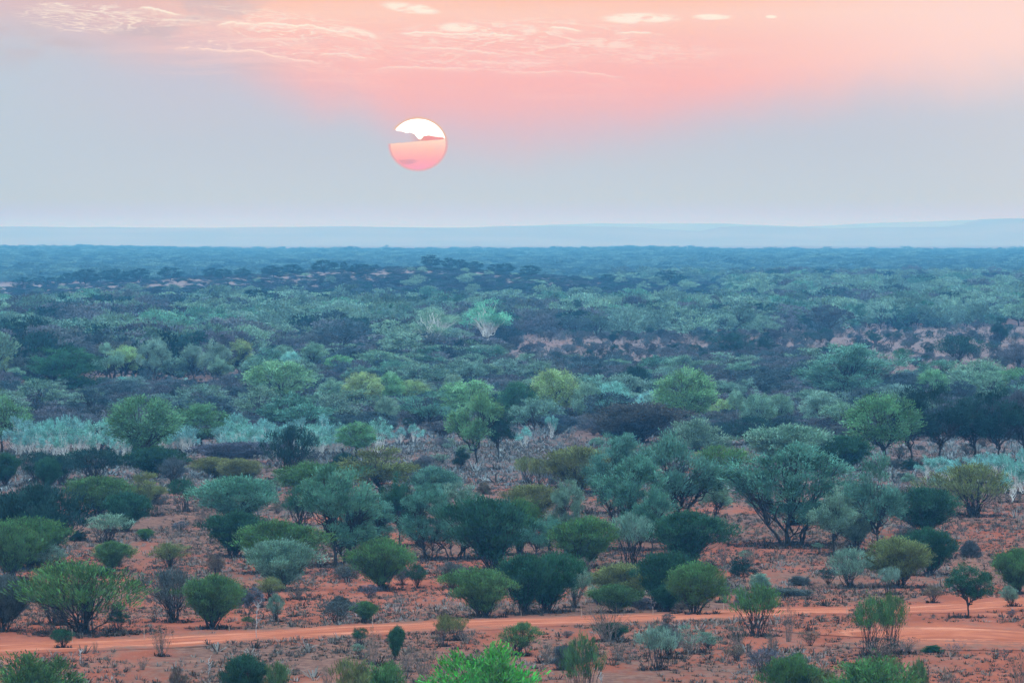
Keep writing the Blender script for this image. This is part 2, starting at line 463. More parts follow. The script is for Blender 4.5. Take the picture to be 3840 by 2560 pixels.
def leaves(cent, rad, per, length, width, rng, up=0.5, flat=0.75, root=(0, 0, 0)):
    """narrow leaf blades gathered in clumps"""
    n = len(cent)
    idx = np.repeat(np.arange(n), per)
    off = rng.normal(0, 0.5, (len(idx), 3)); off[:, 2] *= flat
    base = cent[idx] + off * rad[idx][:, None]
    d = (cent[idx] - np.array(root)); d /= np.linalg.norm(d, axis=1, keepdims=True) + 1e-9
    d = d * 0.8 + off * 0.5 + rng.normal(0, 0.38, d.shape); d[:, 2] += up
    d /= np.linalg.norm(d, axis=1, keepdims=True)
    s = np.cross(d, rng.normal(0, 1, d.shape)); s /= np.linalg.norm(s, axis=1, keepdims=True) + 1e-9
    L = length * rng.uniform(0.6, 1.35, (len(idx), 1)); W = width * rng.uniform(0.7, 1.3, (len(idx), 1)) * 0.5
    keep = base[:, 2] > 0.02
    base, d, s, L, W, idx = base[keep], d[keep], s[keep], L[keep], W[keep], idx[keep]
    v = np.stack([base - s * W * 0.6, base + s * W * 0.6, base + d * L + s * W, base + d * L - s * W], 1).reshape(-1, 3)
    f = np.arange(len(v)).reshape(-1, 4)
    ck = rng.random(n)
    return v, f, ck[idx]

def skeleton(cent, kind, rng, nmain, r0, fork=0.0, sides=5, seg=6, spread=0.04, lean=0.55, rise=0.5, wob=0.012):
    """main stems up to some clumps, side branches to the rest"""
    n = len(cent)
    order = rng.permutation(n); main = order[:nmain]; rest = order[nmain:]
    paths, mp = [], []
    trunk_top = np.array([0, 0, fork])
    if fork > 0:
        paths.append((bez(np.zeros(3), np.array([rng.normal(0, .02), rng.normal(0, .02), fork * .5]), trunk_top, 5, rng, 0.006), np.linspace(r0 * 1.25, r0 * 0.9, 6)))
    for m in main:
        c_ = cent[m]
        if fork > 0: p0 = trunk_top - np.array([0, 0, rng.uniform(0, fork * 0.25)])
        else:
            a_ = rng.uniform(0, 2 * np.pi); p0 = np.array([c_[0], c_[1], 0]) * spread * 2 + np.array([math.cos(a_), math.sin(a_), 0]) * spread * 0.5
        ctl = np.array([p0[0] + (c_[0] - p0[0]) * lean, p0[1] + (c_[1] - p0[1]) * lean, p0[2] + (c_[2] - p0[2]) * rise])
        p = bez(p0, ctl, c_, seg, rng, wob)
        rr_ = r0 * (0.8 if fork > 0 else 1.0) * rng.uniform(0.6, 1.15)
        paths.append((p, np.linspace(rr_, rr_ * 0.22, seg + 1))); mp.append((p, rr_))
    for m in rest:
        c_ = cent[m]
        dd = [np.linalg.norm(p[-1] - c_) for p, _ in mp]
        p, rr_ = mp[int(np.argmin(dd))]
        k_ = rng.integers(max(1, seg // 3), seg)
        p0 = p[k_]
        ctl = p0 * 0.5 + c_ * 0.5 + np.array([0, 0, -0.03])
        r_ = rr_ * (1 - k_ / seg) * 0.6 + rr_ * 0.12
        paths.append((bez(p0, ctl, c_, max(3, seg - 2), rng, wob * .8), np.linspace(r_, r_ * 0.25, max(3, seg - 2) + 1)))
    return tubes(paths, sides)

def pts_vase(n, rng, z0=0.36, low=0.2, belly=0.68):
    p = []; ph = rng.uniform(0, 6.28, 4); ox, oy = rng.normal(0, .05, 2)
    while len(p) < n:
        z = z0 + (1 - z0) * rng.random() ** 0.75
        if z < belly: rm = low + (0.46 - low) * ((z - z0) / (belly - z0)) ** 0.8
        else: rm = 0.46 * math.sqrt(max(0, 1 - ((z - belly) / (1.0 - belly)) ** 2))
        r = rm * (1 - 0.75 * rng.random() ** 1.6) * (1.2 if rng.random() < .09 else 1); a_ = rng.uniform(0, 2 * math.pi)
        lump = 1 + .16 * math.sin(2 * a_ + ph[0]) + .13 * math.sin(3 * a_ + ph[1]) + .10 * math.sin(5 * a_ + ph[2] + 6 * z)
        zt = 1 - .13 * (0.5 + 0.5 * math.sin(2 * a_ + ph[3])) * (r / .46)
        p.append((r * lump * math.cos(a_) + ox * z, r * lump * math.sin(a_) + oy * z, z * 0.93 * (zt if z > .5 else 1)))
    return np.array(p)

def pts_round(n, rng, zc=0.62, rz=0.34, cut=0.36):
    p = []
    while len(p) < n:
        d = rng.normal(0, 1, 3); d /= np.linalg.norm(d)
        s = 1 - 0.45 * rng.random() ** 2
        q = np.array([d[0] * .43 * s, d[1] * .43 * s, zc + d[2] * rz * s])
        if q[2] < cut: q[2] = cut + rng.random() * 0.05
        p.append(q)
    return np.array(p)

def pts_lobes(n, rng, nl=6, zlo=0.30, zhi=0.86):
    lob = []
    for k in range(nl):
        a_ = 2 * math.pi * k / nl + rng.uniform(-.5, .5); r = rng.uniform(0.12, 0.38)
        lob.append((r * math.cos(a_), r * math.sin(a_), rng.uniform(zlo, zhi) * (1.08 - .55 * r), rng.uniform(0.11, 0.21)))
    lob.append((0, 0, zhi - 0.02, 0.2))
    p = []
    for k in range(n):
        cx, cy, cz, R = lob[k % len(lob)]
        d = rng.normal(0, 1, 3); d /= np.linalg.norm(d); s = R * (1 - .5 * rng.random() ** 2)
        p.append((cx + d[0] * s, cy + d[1] * s, cz + d[2] * s * 0.62))
    p = np.array(p); p[:, 2] = np.clip(p[:, 2], 0.2, 0.97); return p

def pts_low(n, rng):
    p = []; ph = rng.uniform(0, 6.28, 3)
    for k in range(n):
        d = rng.normal(0, 1, 3); d /= np.linalg.norm(d); d[2] = abs(d[2]); s = 1 - .5 * rng.random() ** 2
        a_ = math.atan2(d[1], d[0]); lm = 1 + .18 * math.sin(2 * a_ + ph[0]) + .14 * math.sin(5 * a_ + ph[1] + 3 * d[2])
        p.append((d[0] * .42 * s * lm, d[1] * .42 * s * lm, 0.12 + d[2] * .76 * s * (1 - .16 * math.sin(3 * a_ + ph[2]) * (1 - d[2]) - .12 * math.sin(7 * d[0] + ph[1]))))
    return np.array(p)

def norm_unit(vs):
    """stretch a plant so that it is just 1 tall and 1 wide"""
    allv = np.concatenate(vs)
    lo, hi = np.percentile(allv, 3.5, axis=0), np.percentile(allv, 97.5, axis=0)
    sx = 1.0 / max(hi[0] - lo[0], 1e-3); sy = 1.0 / max(hi[1] - lo[1], 1e-3); sz = 1.0 / max(np.percentile(allv[:, 2], 98.8), 1e-3)
    for v in vs: v[:, 0] *= sx; v[:, 1] *= sy; v[:, 2] *= sz
    return vs

PROTO = {}
def make_proto(kind, idx, lod=0, inst=False):
    rng = np.random.default_rng(hash((kind, idx, lod)) % (2 ** 31) if False else (sum(map(ord, kind)) * 131 + idx * 17 + lod * 7))
    K = 1.0 if lod == 0 else (0.6 if lod == 1 else 0.36)
    LS = (1.0, 1.2, 1.45)[lod]; WS = (1.0, 1.5, 2.3)[lod]
    sides = (5, 4, 3)[lod]; seg = (7, 5, 3)[lod]
    bark = M_BARK
    if kind == 'vase':
        n = int(190 * K) + 10; cent = pts_vase(n, rng, .20, .07, .72); R = rng.uniform(.06, .12, n)
        lv = leaves(cent, R, (105, 60, 30)[lod], .036 * LS, .0100 * WS, rng, 0.7, 0.9)
        sk = skeleton(cent, kind, rng, min(18, n // 2), .011, 0, sides, seg, .05, .45, .62)
    elif kind == 'open':     # vase with thin foliage, stems showing
        n = int(120 * K) + 10; cent = pts_vase(n, rng, .34, .24, .72); R = rng.uniform(.06, .11, n)
        lv = leaves(cent, R, (38, 20, 14)[lod], .055 * LS, .0085 * WS, rng, 0.6, 0.9)
        sk = skeleton(cent, kind, rng, min(22, n // 2), .011, 0, sides, seg, .06, .45, .62, .016)
    elif kind == 'cone':     # upright brush: bare stems below, leaf tufts on top
        n = int(60 * K) + 8; cent = pts_vase(n, rng, .5, .25, .8); cent[:, 2] = np.clip(cent[:, 2], .5, 1); R = rng.uniform(.06, .11, n)
        lv = leaves(cent, R, (40, 30, 20)[lod], .06 * LS, .011 * WS, rng, 0.9, 1.0)
        sk = skeleton(cent, kind, rng, min(26, n // 2), .010, 0, sides, seg, .16, .25, .5, .012)
    elif kind == 'dead':
        n = int(80 * K) + 12; cent = pts_vase(n, rng, .3, .25, .8); R = rng.uniform(.04, .07, n)
        lv = leaves(cent, R, (7, 6, 5)[lod], .06 * LS, .006 * WS, rng, 0.5, 1.0)
        sk = skeleton(cent, kind, rng, min(24, n // 2), .012, 0, sides, seg, .12, .35, .55, .02); bark = M_GREY
    elif kind == 'round':
        n = int(105 * K) + 10; cent = pts_round(n, rng); R = rng.uniform(.07, .11, n)
        lv = leaves(cent, R, (110, 60, 34)[lod], .026 * LS, .011 * WS, rng, 0.1, 0.7, (0, 0, .5))
        sk = skeleton(cent, kind, rng, min(10, n // 2), .017, .26, sides, seg, 0, .35, .5)
    elif kind == 'spread':
        n = int(190 * K) + 12; cent = pts_lobes(n, rng, int(rng.integers(11, 16))); R = rng.uniform(.040, .075, n)
        lv = leaves(cent, R, (120, 50, 30)[lod], .021 * LS, .0062 * WS, rng, 0.3, 0.75, (0, 0, .3))
        sk = skeleton(cent, kind, rng, min(6, n // 2), .0125, 0, sides, seg, .10, .25, .6, .014)
    elif kind == 'trunked':   # one dark trunk that forks, spreading crown
        n = int(120 * K) + 12; cent = pts_lobes(n, rng, int(rng.integers(7, 11)), .42, .86); R = rng.uniform(.05, .09, n)
        lv = leaves(cent, R, (90, 50, 30)[lod], .026 * LS, .009 * WS, rng, 0.3, 0.75, (0, 0, .4))
        sk = skeleton(cent, kind, rng, min(8, n // 2), .0155, .26, sides, seg, 0, .4, .45, .022)
    elif kind == 'umbrella':
        n = int(90 * K) + 10; cent = pts_round(n, rng, .60, .36, .30); R = rng.uniform(.07, .11, n)
        lv = leaves(cent, R, (50, 40, 28)[lod], .05 * LS, .013 * WS, rng, 0.1, 0.6, (0, 0, .6))
        sk = skeleton(cent, kind, rng, min(8, n // 2), .02, .2, sides, seg, 0, .5, .5)
    elif kind == 'low':
        n = int(120 * K) + 9; cent = pts_low(n, rng); R = rng.uniform(.07, .13, n)
        lv = leaves(cent, R, (90, 44, 24)[lod], .042 * LS, .012 * WS, rng, 0.5, 0.9)
        sk = skeleton(cent, kind, rng, min(12, n // 2), .010, 0, sides, seg, .1, .5, .5)
    elif kind == 'gum':       # white stems, thin pale crown
        n = int(55 * K) + 8; cent = pts_lobes(n, rng, 5, .45, .86); R = rng.uniform(.05, .09, n)
        lv = leaves(cent, R, (34, 26, 20)[lod], .055 * LS, .013 * WS, rng, -0.1, 0.9, (0, 0, .5))
        sk = skeleton(cent, kind, rng, min(7, n // 2), .013, 0, sides, seg, .08, .3, .5, .03); bark = M_WHITE
    elif kind == 'biggum':
        n = int(120 * K) + 8; cent = pts_lobes(n, rng, 8, .46, .84); R = rng.uniform(.05, .08, n)
        lv = leaves(cent, R, (60, 30, 20)[lod], .024 * LS, .008 * WS, rng, 0, 0.9, (0, 0, .5))
        sk = skeleton(cent, kind, rng, min(9, n // 2), .018, .24, sides, seg, 0, .3, .45, .03); bark = M_WHITE
    v1, f1, ck = lv; v2, f2 = sk
    v1, v2 = norm_unit([v1, v2])
    lm = M_LEAF_I if inst else M_LEAF
    if inst:
        me = mesh_np(kind + "_mass", np.concatenate([v1, v2]), np.concatenate([f1, f2 + len(v1)]), None,
                     {'clump': ('FACE', 'FLOAT', np.concatenate([ck, np.zeros(len(f2))]))}, False,
                     [lm, bark], np.concatenate([np.zeros(len(f1)), np.ones(len(f2))]))
        return me
    crown = mesh_np(kind + "_crown", v1, f1, lm, {'clump': ('FACE', 'FLOAT', ck)})
    stem = mesh_np(kind + "_stem", v2, f2, bark, None, True)
    return crown, stem

def proto(kind, idx, lod):
    key = (kind, idx, lod)
    if key not in PROTO: PROTO[key] = make_proto(kind, idx, lod)
    return PROTO[key]

TINT = {
    'g': (.072, .150, .050), 'b': (.080, .28, .045), 'o': (.140, .165, .060), 't': (.085, .215, .150),
    'p': (.155, .37, .335), 'c': (.10, .30, .20), 'k': (.020, .054, .042), 'y': (.19, .28, .12), 'n': (.13, .105, .08),
    'r': (.075, .075, .070),
    'u': (.085, .095, .115), 's': (.135, .245, .175), 'd': (.030, .092, .046), 'm': (.070, .090, .090),
    'h': (.105, .24, .112),
}
NAMES = {'vase': ('mulga_shrub', 'shrub'), 'open': ('mulga_shrub', 'shrub'), 'cone': ('brushy_shrub', 'shrub'),
         'dead': ('dead_shrub', 'dead shrub'), 'round': ('round_tree', 'tree'), 'spread': ('mulga_tree', 'tree'),
         'trunked': ('mulga_tree', 'tree'), 'umbrella': ('umbrella_tree', 'tree'), 'low': ('low_bush', 'bush'),
         'gum': ('gum_sapling', 'gum tree'), 'biggum': ('gum_tree', 'gum tree')}
NVAR = {'vase': 6, 'open': 4, 'cone': 4, 'dead': 5, 'round': 4, 'spread': 5, 'trunked': 4, 'umbrella': 4, 'low': 4, 'gum': 5, 'biggum': 2}
TAKEN = []
def plant(kind, x, y, w, h, tint, label, group, var=None, rot=None, lod=None, jit=0.10, yoff=None):
    z = float(height(x, y))
    if lod is None: lod = 0 if (y < 720 or (group == G4 and y < 1300)) else 1
    if var is None: var = int(RNG.integers(0, NVAR[kind]))
    crown, stem = proto(kind, var % NVAR[kind], lod)
    nm, cat = NAMES[kind]
    e = link(nm, None); e.empty_display_size = 0.3
    e.location = (x, y, z - 0.03)
    e.rotation_euler = (0, 0, RNG.uniform(0, 2 * math.pi) if rot is None else rot)
    e.scale = (w, w, h)
    tag(e, label, cat, group)
    cc = np.array(TINT[tint]) * (1 + RNG.uniform(-jit, jit)) * (1 + RNG.uniform(-jit * .6, jit * .6, 3))
    if group == G4: cc = cc * 1.3
    co = link('crown', crown, e); co.color = (*[float(q) for q in cc], 1)
    link('stem' if cat != 'tree' and cat != 'gum tree' else 'trunk', stem, e)
    TAKEN.append((x, y, w * 0.5))
    return e

def put(kind, px, base, top, wpx, tint, label, group=None, **kw):
    if group == G7 and 2570 < base < 2700: base += 60
    x, y, z = ground_at(px, base)
    h = (base - top) / F * y; w = wpx / F * y
    if group in (G2, G3): w *= 1.17; h *= 1.06
    if group == G7 and base > 2570 and tint != 'b': w *= 1.22
    return plant(kind, x, y, w, h, tint, label, group, **kw)

# ------------------------------------------------------------------ ground, hills, track
def axis(*parts):
    v = []
    for a0, a1, st in parts: v += list(np.arange(a0, a1, st))
    return np.array(v + [parts[-1][1]], float)
half = axis((0, 70, 2), (70, 220, 6), (220, 700, 20), (700, 2000, 80), (2000, 15000, 1000))
gx = np.concatenate([-half[:0:-1], half])
gy = axis((-250, 200, 25), (200, 720, 2), (720, 2600, 9), (2600, 9000, 50), (9000, 30000, 700))
XX, YY = np.meshgrid(gx, gy)
ZZ = height(XX, YY)
vv = np.stack([XX, YY, ZZ], -1).reshape(-1, 3)
nx, ny = len(gx), len(gy)
i = (np.arange(ny - 1)[:, None] * nx + np.arange(nx - 1)[None, :]).ravel()
go = link("ground", mesh_np("ground", vv, np.stack([i, i + 1, i + nx + 1, i + nx], -1), mat_ground, None, True))
tag(go, "red desert earth with litter and stones", kind='structure')

def strip(name, cx, cy, hw, across_n=12, sub=6):
    """sheet along a centre line; hw half width"""
    t = np.arange(len(cx)); tt = np.linspace(0, len(cx) - 1, (len(cx) - 1) * sub * 4 + 1)
    X, Y, H = np.interp(tt, t, cx), np.interp(tt, t, cy), np.interp(tt, t, hw)
    ker = np.ones(9) / 9
    pad = lambda q: np.convolve(np.pad(q, 4, mode='edge'), ker, 'valid')
    X, Y, H = pad(X), pad(Y), pad(H)
    tx, ty = np.gradient(X), np.gradient(Y); L = np.hypot(tx, ty); nx_, ny_ = -ty / L, tx / L
    s = np.linspace(-1, 1, across_n + 1)
    px_ = X[:, None] + nx_[:, None] * H[:, None] * s; py_ = Y[:, None] + ny_[:, None] * H[:, None] * s
    z = height(px_, py_) + 0.02
    v = np.stack([px_, py_, z], -1).reshape(-1, 3)
    m = across_n + 1
    i = (np.arange(len(X) - 1)[:, None] * m + np.arange(across_n)[None, :]).ravel()
    f = np.stack([i, i + m, i + m + 1, i + 1], -1)
    ss = np.tile(s, len(X))
    return mesh_np(name, v, f, mat_track, {'across': ('POINT', 'FLOAT', np.abs(ss)), 'side': ('POINT', 'FLOAT', ss)}, True)
TR = [(-900, 2478), (0, 2430), (500, 2412), (960, 2384), (1345, 2362), (1621, 2349), (1920, 2333), (2370, 2320), (2700, 2305), (2960, 2290), (3200, 2290), (3500, 2284), (3840, 2260), (4700, 2205)]
tp = [ground_at(*q) for q in TR]
tk = link("dirt_track", strip("dirt_track", [p[0] for p in tp], [p[1] for p in tp], [4.3] * len(tp)))
tag(tk, "pale rutted dirt track crossing the red plain", kind='structure')
CL = [(3310, 2395), (3420, 2385), (3560, 2380), (3700, 2388), (3840, 2398), (4200, 2410), (4700, 2440)]
cp = [ground_at(*q) for q in CL]
cl = strip("dirt_clearing", [p[0] for p in cp], [p[1] for p in cp], [4.0, 9.5, 11.5, 11, 8.5, 7, 6.5], 16, 8)
ck = link("dirt_clearing", cl); ck.location.z = 0.012
tag(ck, "pale bare clearing beside the track", kind='structure')
TRX = np.array([p[0] for p in tp]); TRY = np.array([p[1] for p in tp])

# far hills
mat_hill, n = new_mat("far_hill_rock")
g = n.nodes.new('ShaderNodeNewGeometry'); P = S(n, g.outputs['Position'])
f = noise(n, P, 0.004, 5, 0.6)
colr = mix(n, f.step(0.35, 0.65), (0.16, 0.13, 0.12), (0.20, 0.16, 0.14))
d = n.nodes.new('ShaderNodeBsdfDiffuse'); n.links.new(colr.s, d.inputs[0]); out(n, d.outputs[0])
def hill(name, D, line, depth, label):
    lx = np.array([q[0] for q in line], float); ly = np.array([q[1] for q in line], float)
    X = np.linspace((lx[0] - 1920) / F * D, (lx[-1] - 1920) / F * D, 420)
    top = CAM_Z + (HORIZON - np.interp(X / D * F + 1920, lx, ly)) / F * D
    top = top + (fbm(X / 90, X * 0, 4, 2) - 0.5) * 5.0
    pr = np.array([0, .1, .2, .3, .4, .5, .6, .7, .8, .9, 1.0, 1.0, .6, 0]); py_ = np.array([-1.0, -.9, -.8, -.7, -.6, -.5, -.4, -.3, -.2, -.1, 0, .3, .7, 1.1]) * depth
    Yg = D + py_[None, :] + (fbm(X / 900, X * 0 + 3, 2, 4)[:, None] - 0.5) * depth * .15
    Z = np.maximum(top[:, None], 2) * pr[None, :] * (1 + 0 * Yg) - 2.5 * (1 - pr[None, :])
    v = np.stack([np.repeat(X[:, None], len(pr), 1), Yg, Z], -1).reshape(-1, 3)
    m = len(pr); i = (np.arange(len(X) - 1)[:, None] * m + np.arange(m - 1)[None, :]).ravel()
    o = link(name, mesh_np(name, v, np.stack([i, i + m, i + m + 1, i + 1], -1), mat_hill, None, True))
    tag(o, label, kind='structure'); return o
hill("hills", 13000, [(-16000, 900), (-6000, 853), (0, 850), (600, 853), (1200, 849), (1700, 853), (1950, 846), (2300, 850), (2450, 856), (2570, 863), (2650, 866), (2700, 851), (2800, 847), (3060, 851), (3075, 857), (3300, 853), (3600, 850), (3650, 836), (3700, 821), (4000, 818), (7000, 822), (10000, 870), (16000, 900)], 900, "long low hazy hills on the horizon with a mesa at the right")
hill("far_hills", 18500, [(1300, 905), (1900, 848), (2250, 838), (2700, 838), (3000, 850), (3300, 836), (3600, 826), (4200, 816), (7000, 840), (9000, 905)], 900, "faint second line of hills behind the first")

# the air
zlo = float(ZZ.min()) - 4.5
mh, n = new_mat("haze_air")
pv = n.nodes.new('ShaderNodeVolumePrincipled')
pv.inputs['Color'].default_value = (*[0.75 * q for q in HAZE_COL], 1); pv.inputs['Density'].default_value = HAZE_DENS
pv.inputs['Anisotropy'].default_value = 0.0; pv.inputs['Absorption Color'].default_value = (*[(1 - 0.25 * q / (1 - 0.75 * q)) ** 2 for q in HAZE_COL], 1)
o_ = n.nodes.new('ShaderNodeOutputMaterial'); n.links.new(pv.outputs[0], o_.inputs['Volume'])
bx = [(x, y, z) for x in (-16000, 16000) for y in (-400, 31000) for z in (zlo, HAZE_TOP)]
bf = [(0, 1, 3, 2), (4, 6, 7, 5), (0, 4, 5, 1), (2, 3, 7, 6), (0, 2, 6, 4), (1, 5, 7, 3)]
hz = link("haze", mesh_np("haze", bx, bf, mh)); tag(hz, "blue evening haze over the plain", kind='stuff')

# ------------------------------------------------------------------ grass tussocks and litter tufts
def tufts(name, X, Y, size, blades, colour, label, seed, kindmat=None, wid=0.05):
    rng = np.random.default_rng(seed)
    Z = height(X, Y); n_ = len(X)
    idx = np.repeat(np.arange(n_), blades)
    a_ = rng.uniform(0, 2 * np.pi, len(idx)); tilt = rng.uniform(0.25, 1.4, len(idx))
    L = size[idx] * rng.uniform(.6, 1.2, len(idx)) * (1.15 - 0.3 * tilt)
    d = np.stack([np.cos(a_) * np.sin(tilt), np.sin(a_) * np.sin(tilt), np.cos(tilt)], -1)
    s = np.stack([-np.sin(a_), np.cos(a_), np.zeros(len(idx))], -1)
    d[:, 2] *= .7
    b = np.stack([X[idx], Y[idx], Z[idx] - 0.02], -1) + np.stack([np.cos(a_), np.sin(a_), 0 * a_], -1) * (size[idx] * .25)[:, None]
    w = (size[idx] * wid * rng.uniform(.7, 1.3, len(idx)))[:, None]
    v = np.stack([b - s * w, b + s * w, b + d * L[:, None] + s * w * .7, b + d * L[:, None] - s * w * .7], 1).reshape(-1, 3)
    f = np.arange(len(v)).reshape(-1, 4)
    r = rng.random(n_)[idx] * 0.7 + rng.random(len(idx)) * 0.3
    m, nn_ = new_mat(name + "_mat")
    at = nn_.nodes.new('ShaderNodeAttribute'); at.attribute_name = 'clump'
    cc = ramp(nn_, S(nn_, at.outputs['Fac']), [(k / (len(colour) - 1), q) for k, q in enumerate(colour)])
    dd = nn_.nodes.new('ShaderNodeBsdfDiffuse'); nn_.links.new(cc.s, dd.inputs[0]); out(nn_, dd.outputs[0])
    o = link(name, mesh_np(name, v, f, m, {'clump': ('FACE', 'FLOAT', r)}))
    tag(o, label, kind='stuff'); return o

def scatter(n, d0, d1, seed, margin=1.22, pw=1.0):
    rng = np.random.default_rng(seed)
    D = (d0 ** (1 + pw) + rng.random(n) * (d1 ** (1 + pw) - d0 ** (1 + pw))) ** (1 / (1 + pw))
    X = (rng.random(n) - 0.5) * 3840 / F * D * margin
    return X, D, rng
def off_track(X, Y, w=4.2):
    ty = np.interp(X, TRX, TRY)
    k = np.abs(Y - ty) > w * 1.15 + (fbm(X / 2.5, Y / 5, 2, 31) - .5) * 3
    sx, sy = seen_x(X, Y), seen_y(X, Y)
    cl_ = ((sx - 3620) / 270) ** 2 + ((sy - 2386) / 52) ** 2 > 1
    cl2 = ~((sx > 3600) & (np.abs(sy - 2395) < 36))
    return k & cl_ & cl2
X, Y, rng = scatter(110000, 236, 560, 1)
k = (fbm(X / 4, Y / 12, 3, 8) + rng.normal(0, .07, len(X)) > 0.42) & off_track(X, Y)
X, Y = X[k], Y[k]; sz = rng.lognormal(-1.75, .36, len(X))
tufts("grass", X, Y, sz, 20, [(.030, .028, .024), (.060, .054, .044), (.10, .09, .075), (.17, .145, .125)], "dry dark grass tussocks dotted over the red earth", 2, wid=0.06)
X, Y, rng = scatter(20000, 236, 560, 21)
k = (fbm(X / 6, Y / 18, 3, 18) > 0.53) & off_track(X, Y)
X, Y = X[k], Y[k]; sz = rng.lognormal(-1.25, .3, len(X))
tufts("dry_grass", X, Y, sz, 18, [(.09, .10, .09), (.15, .15, .14), (.23, .22, .21)], "pale grey brush and dry grass in patches", 3, wid=0.045)
X, Y, rng = scatter(60000, 500, 1350, 4)
k = fbm(X / 14, Y / 50, 3, 28) + rng.normal(0, .07, len(X)) > 0.43
X, Y = X[k], Y[k]; sz = rng.lognormal(-1.2, .4, len(X))
tufts("distant_grass", X, Y, sz, 9, [(.05, .05, .05), (.11, .10, .10), (.2, .18, .17)], "grey grass and litter between the far shrubs", 5, wid=0.09)

X, Y, rng = scatter(26000, 455, 720, 41)
k = fbm(X / 9, Y / 40, 3, 61) + rng.normal(0, .06, len(X)) > 0.40
X, Y = X[k], Y[k]; sz = rng.lognormal(-1.0, .35, len(X))
tufts("pale_brush", X, Y, sz, 14, [(.075, .10, .11), (.13, .165, .175), (.22, .26, .27)], "blue-grey dead brush and grass carpeting the middle plain", 9, wid=0.06)

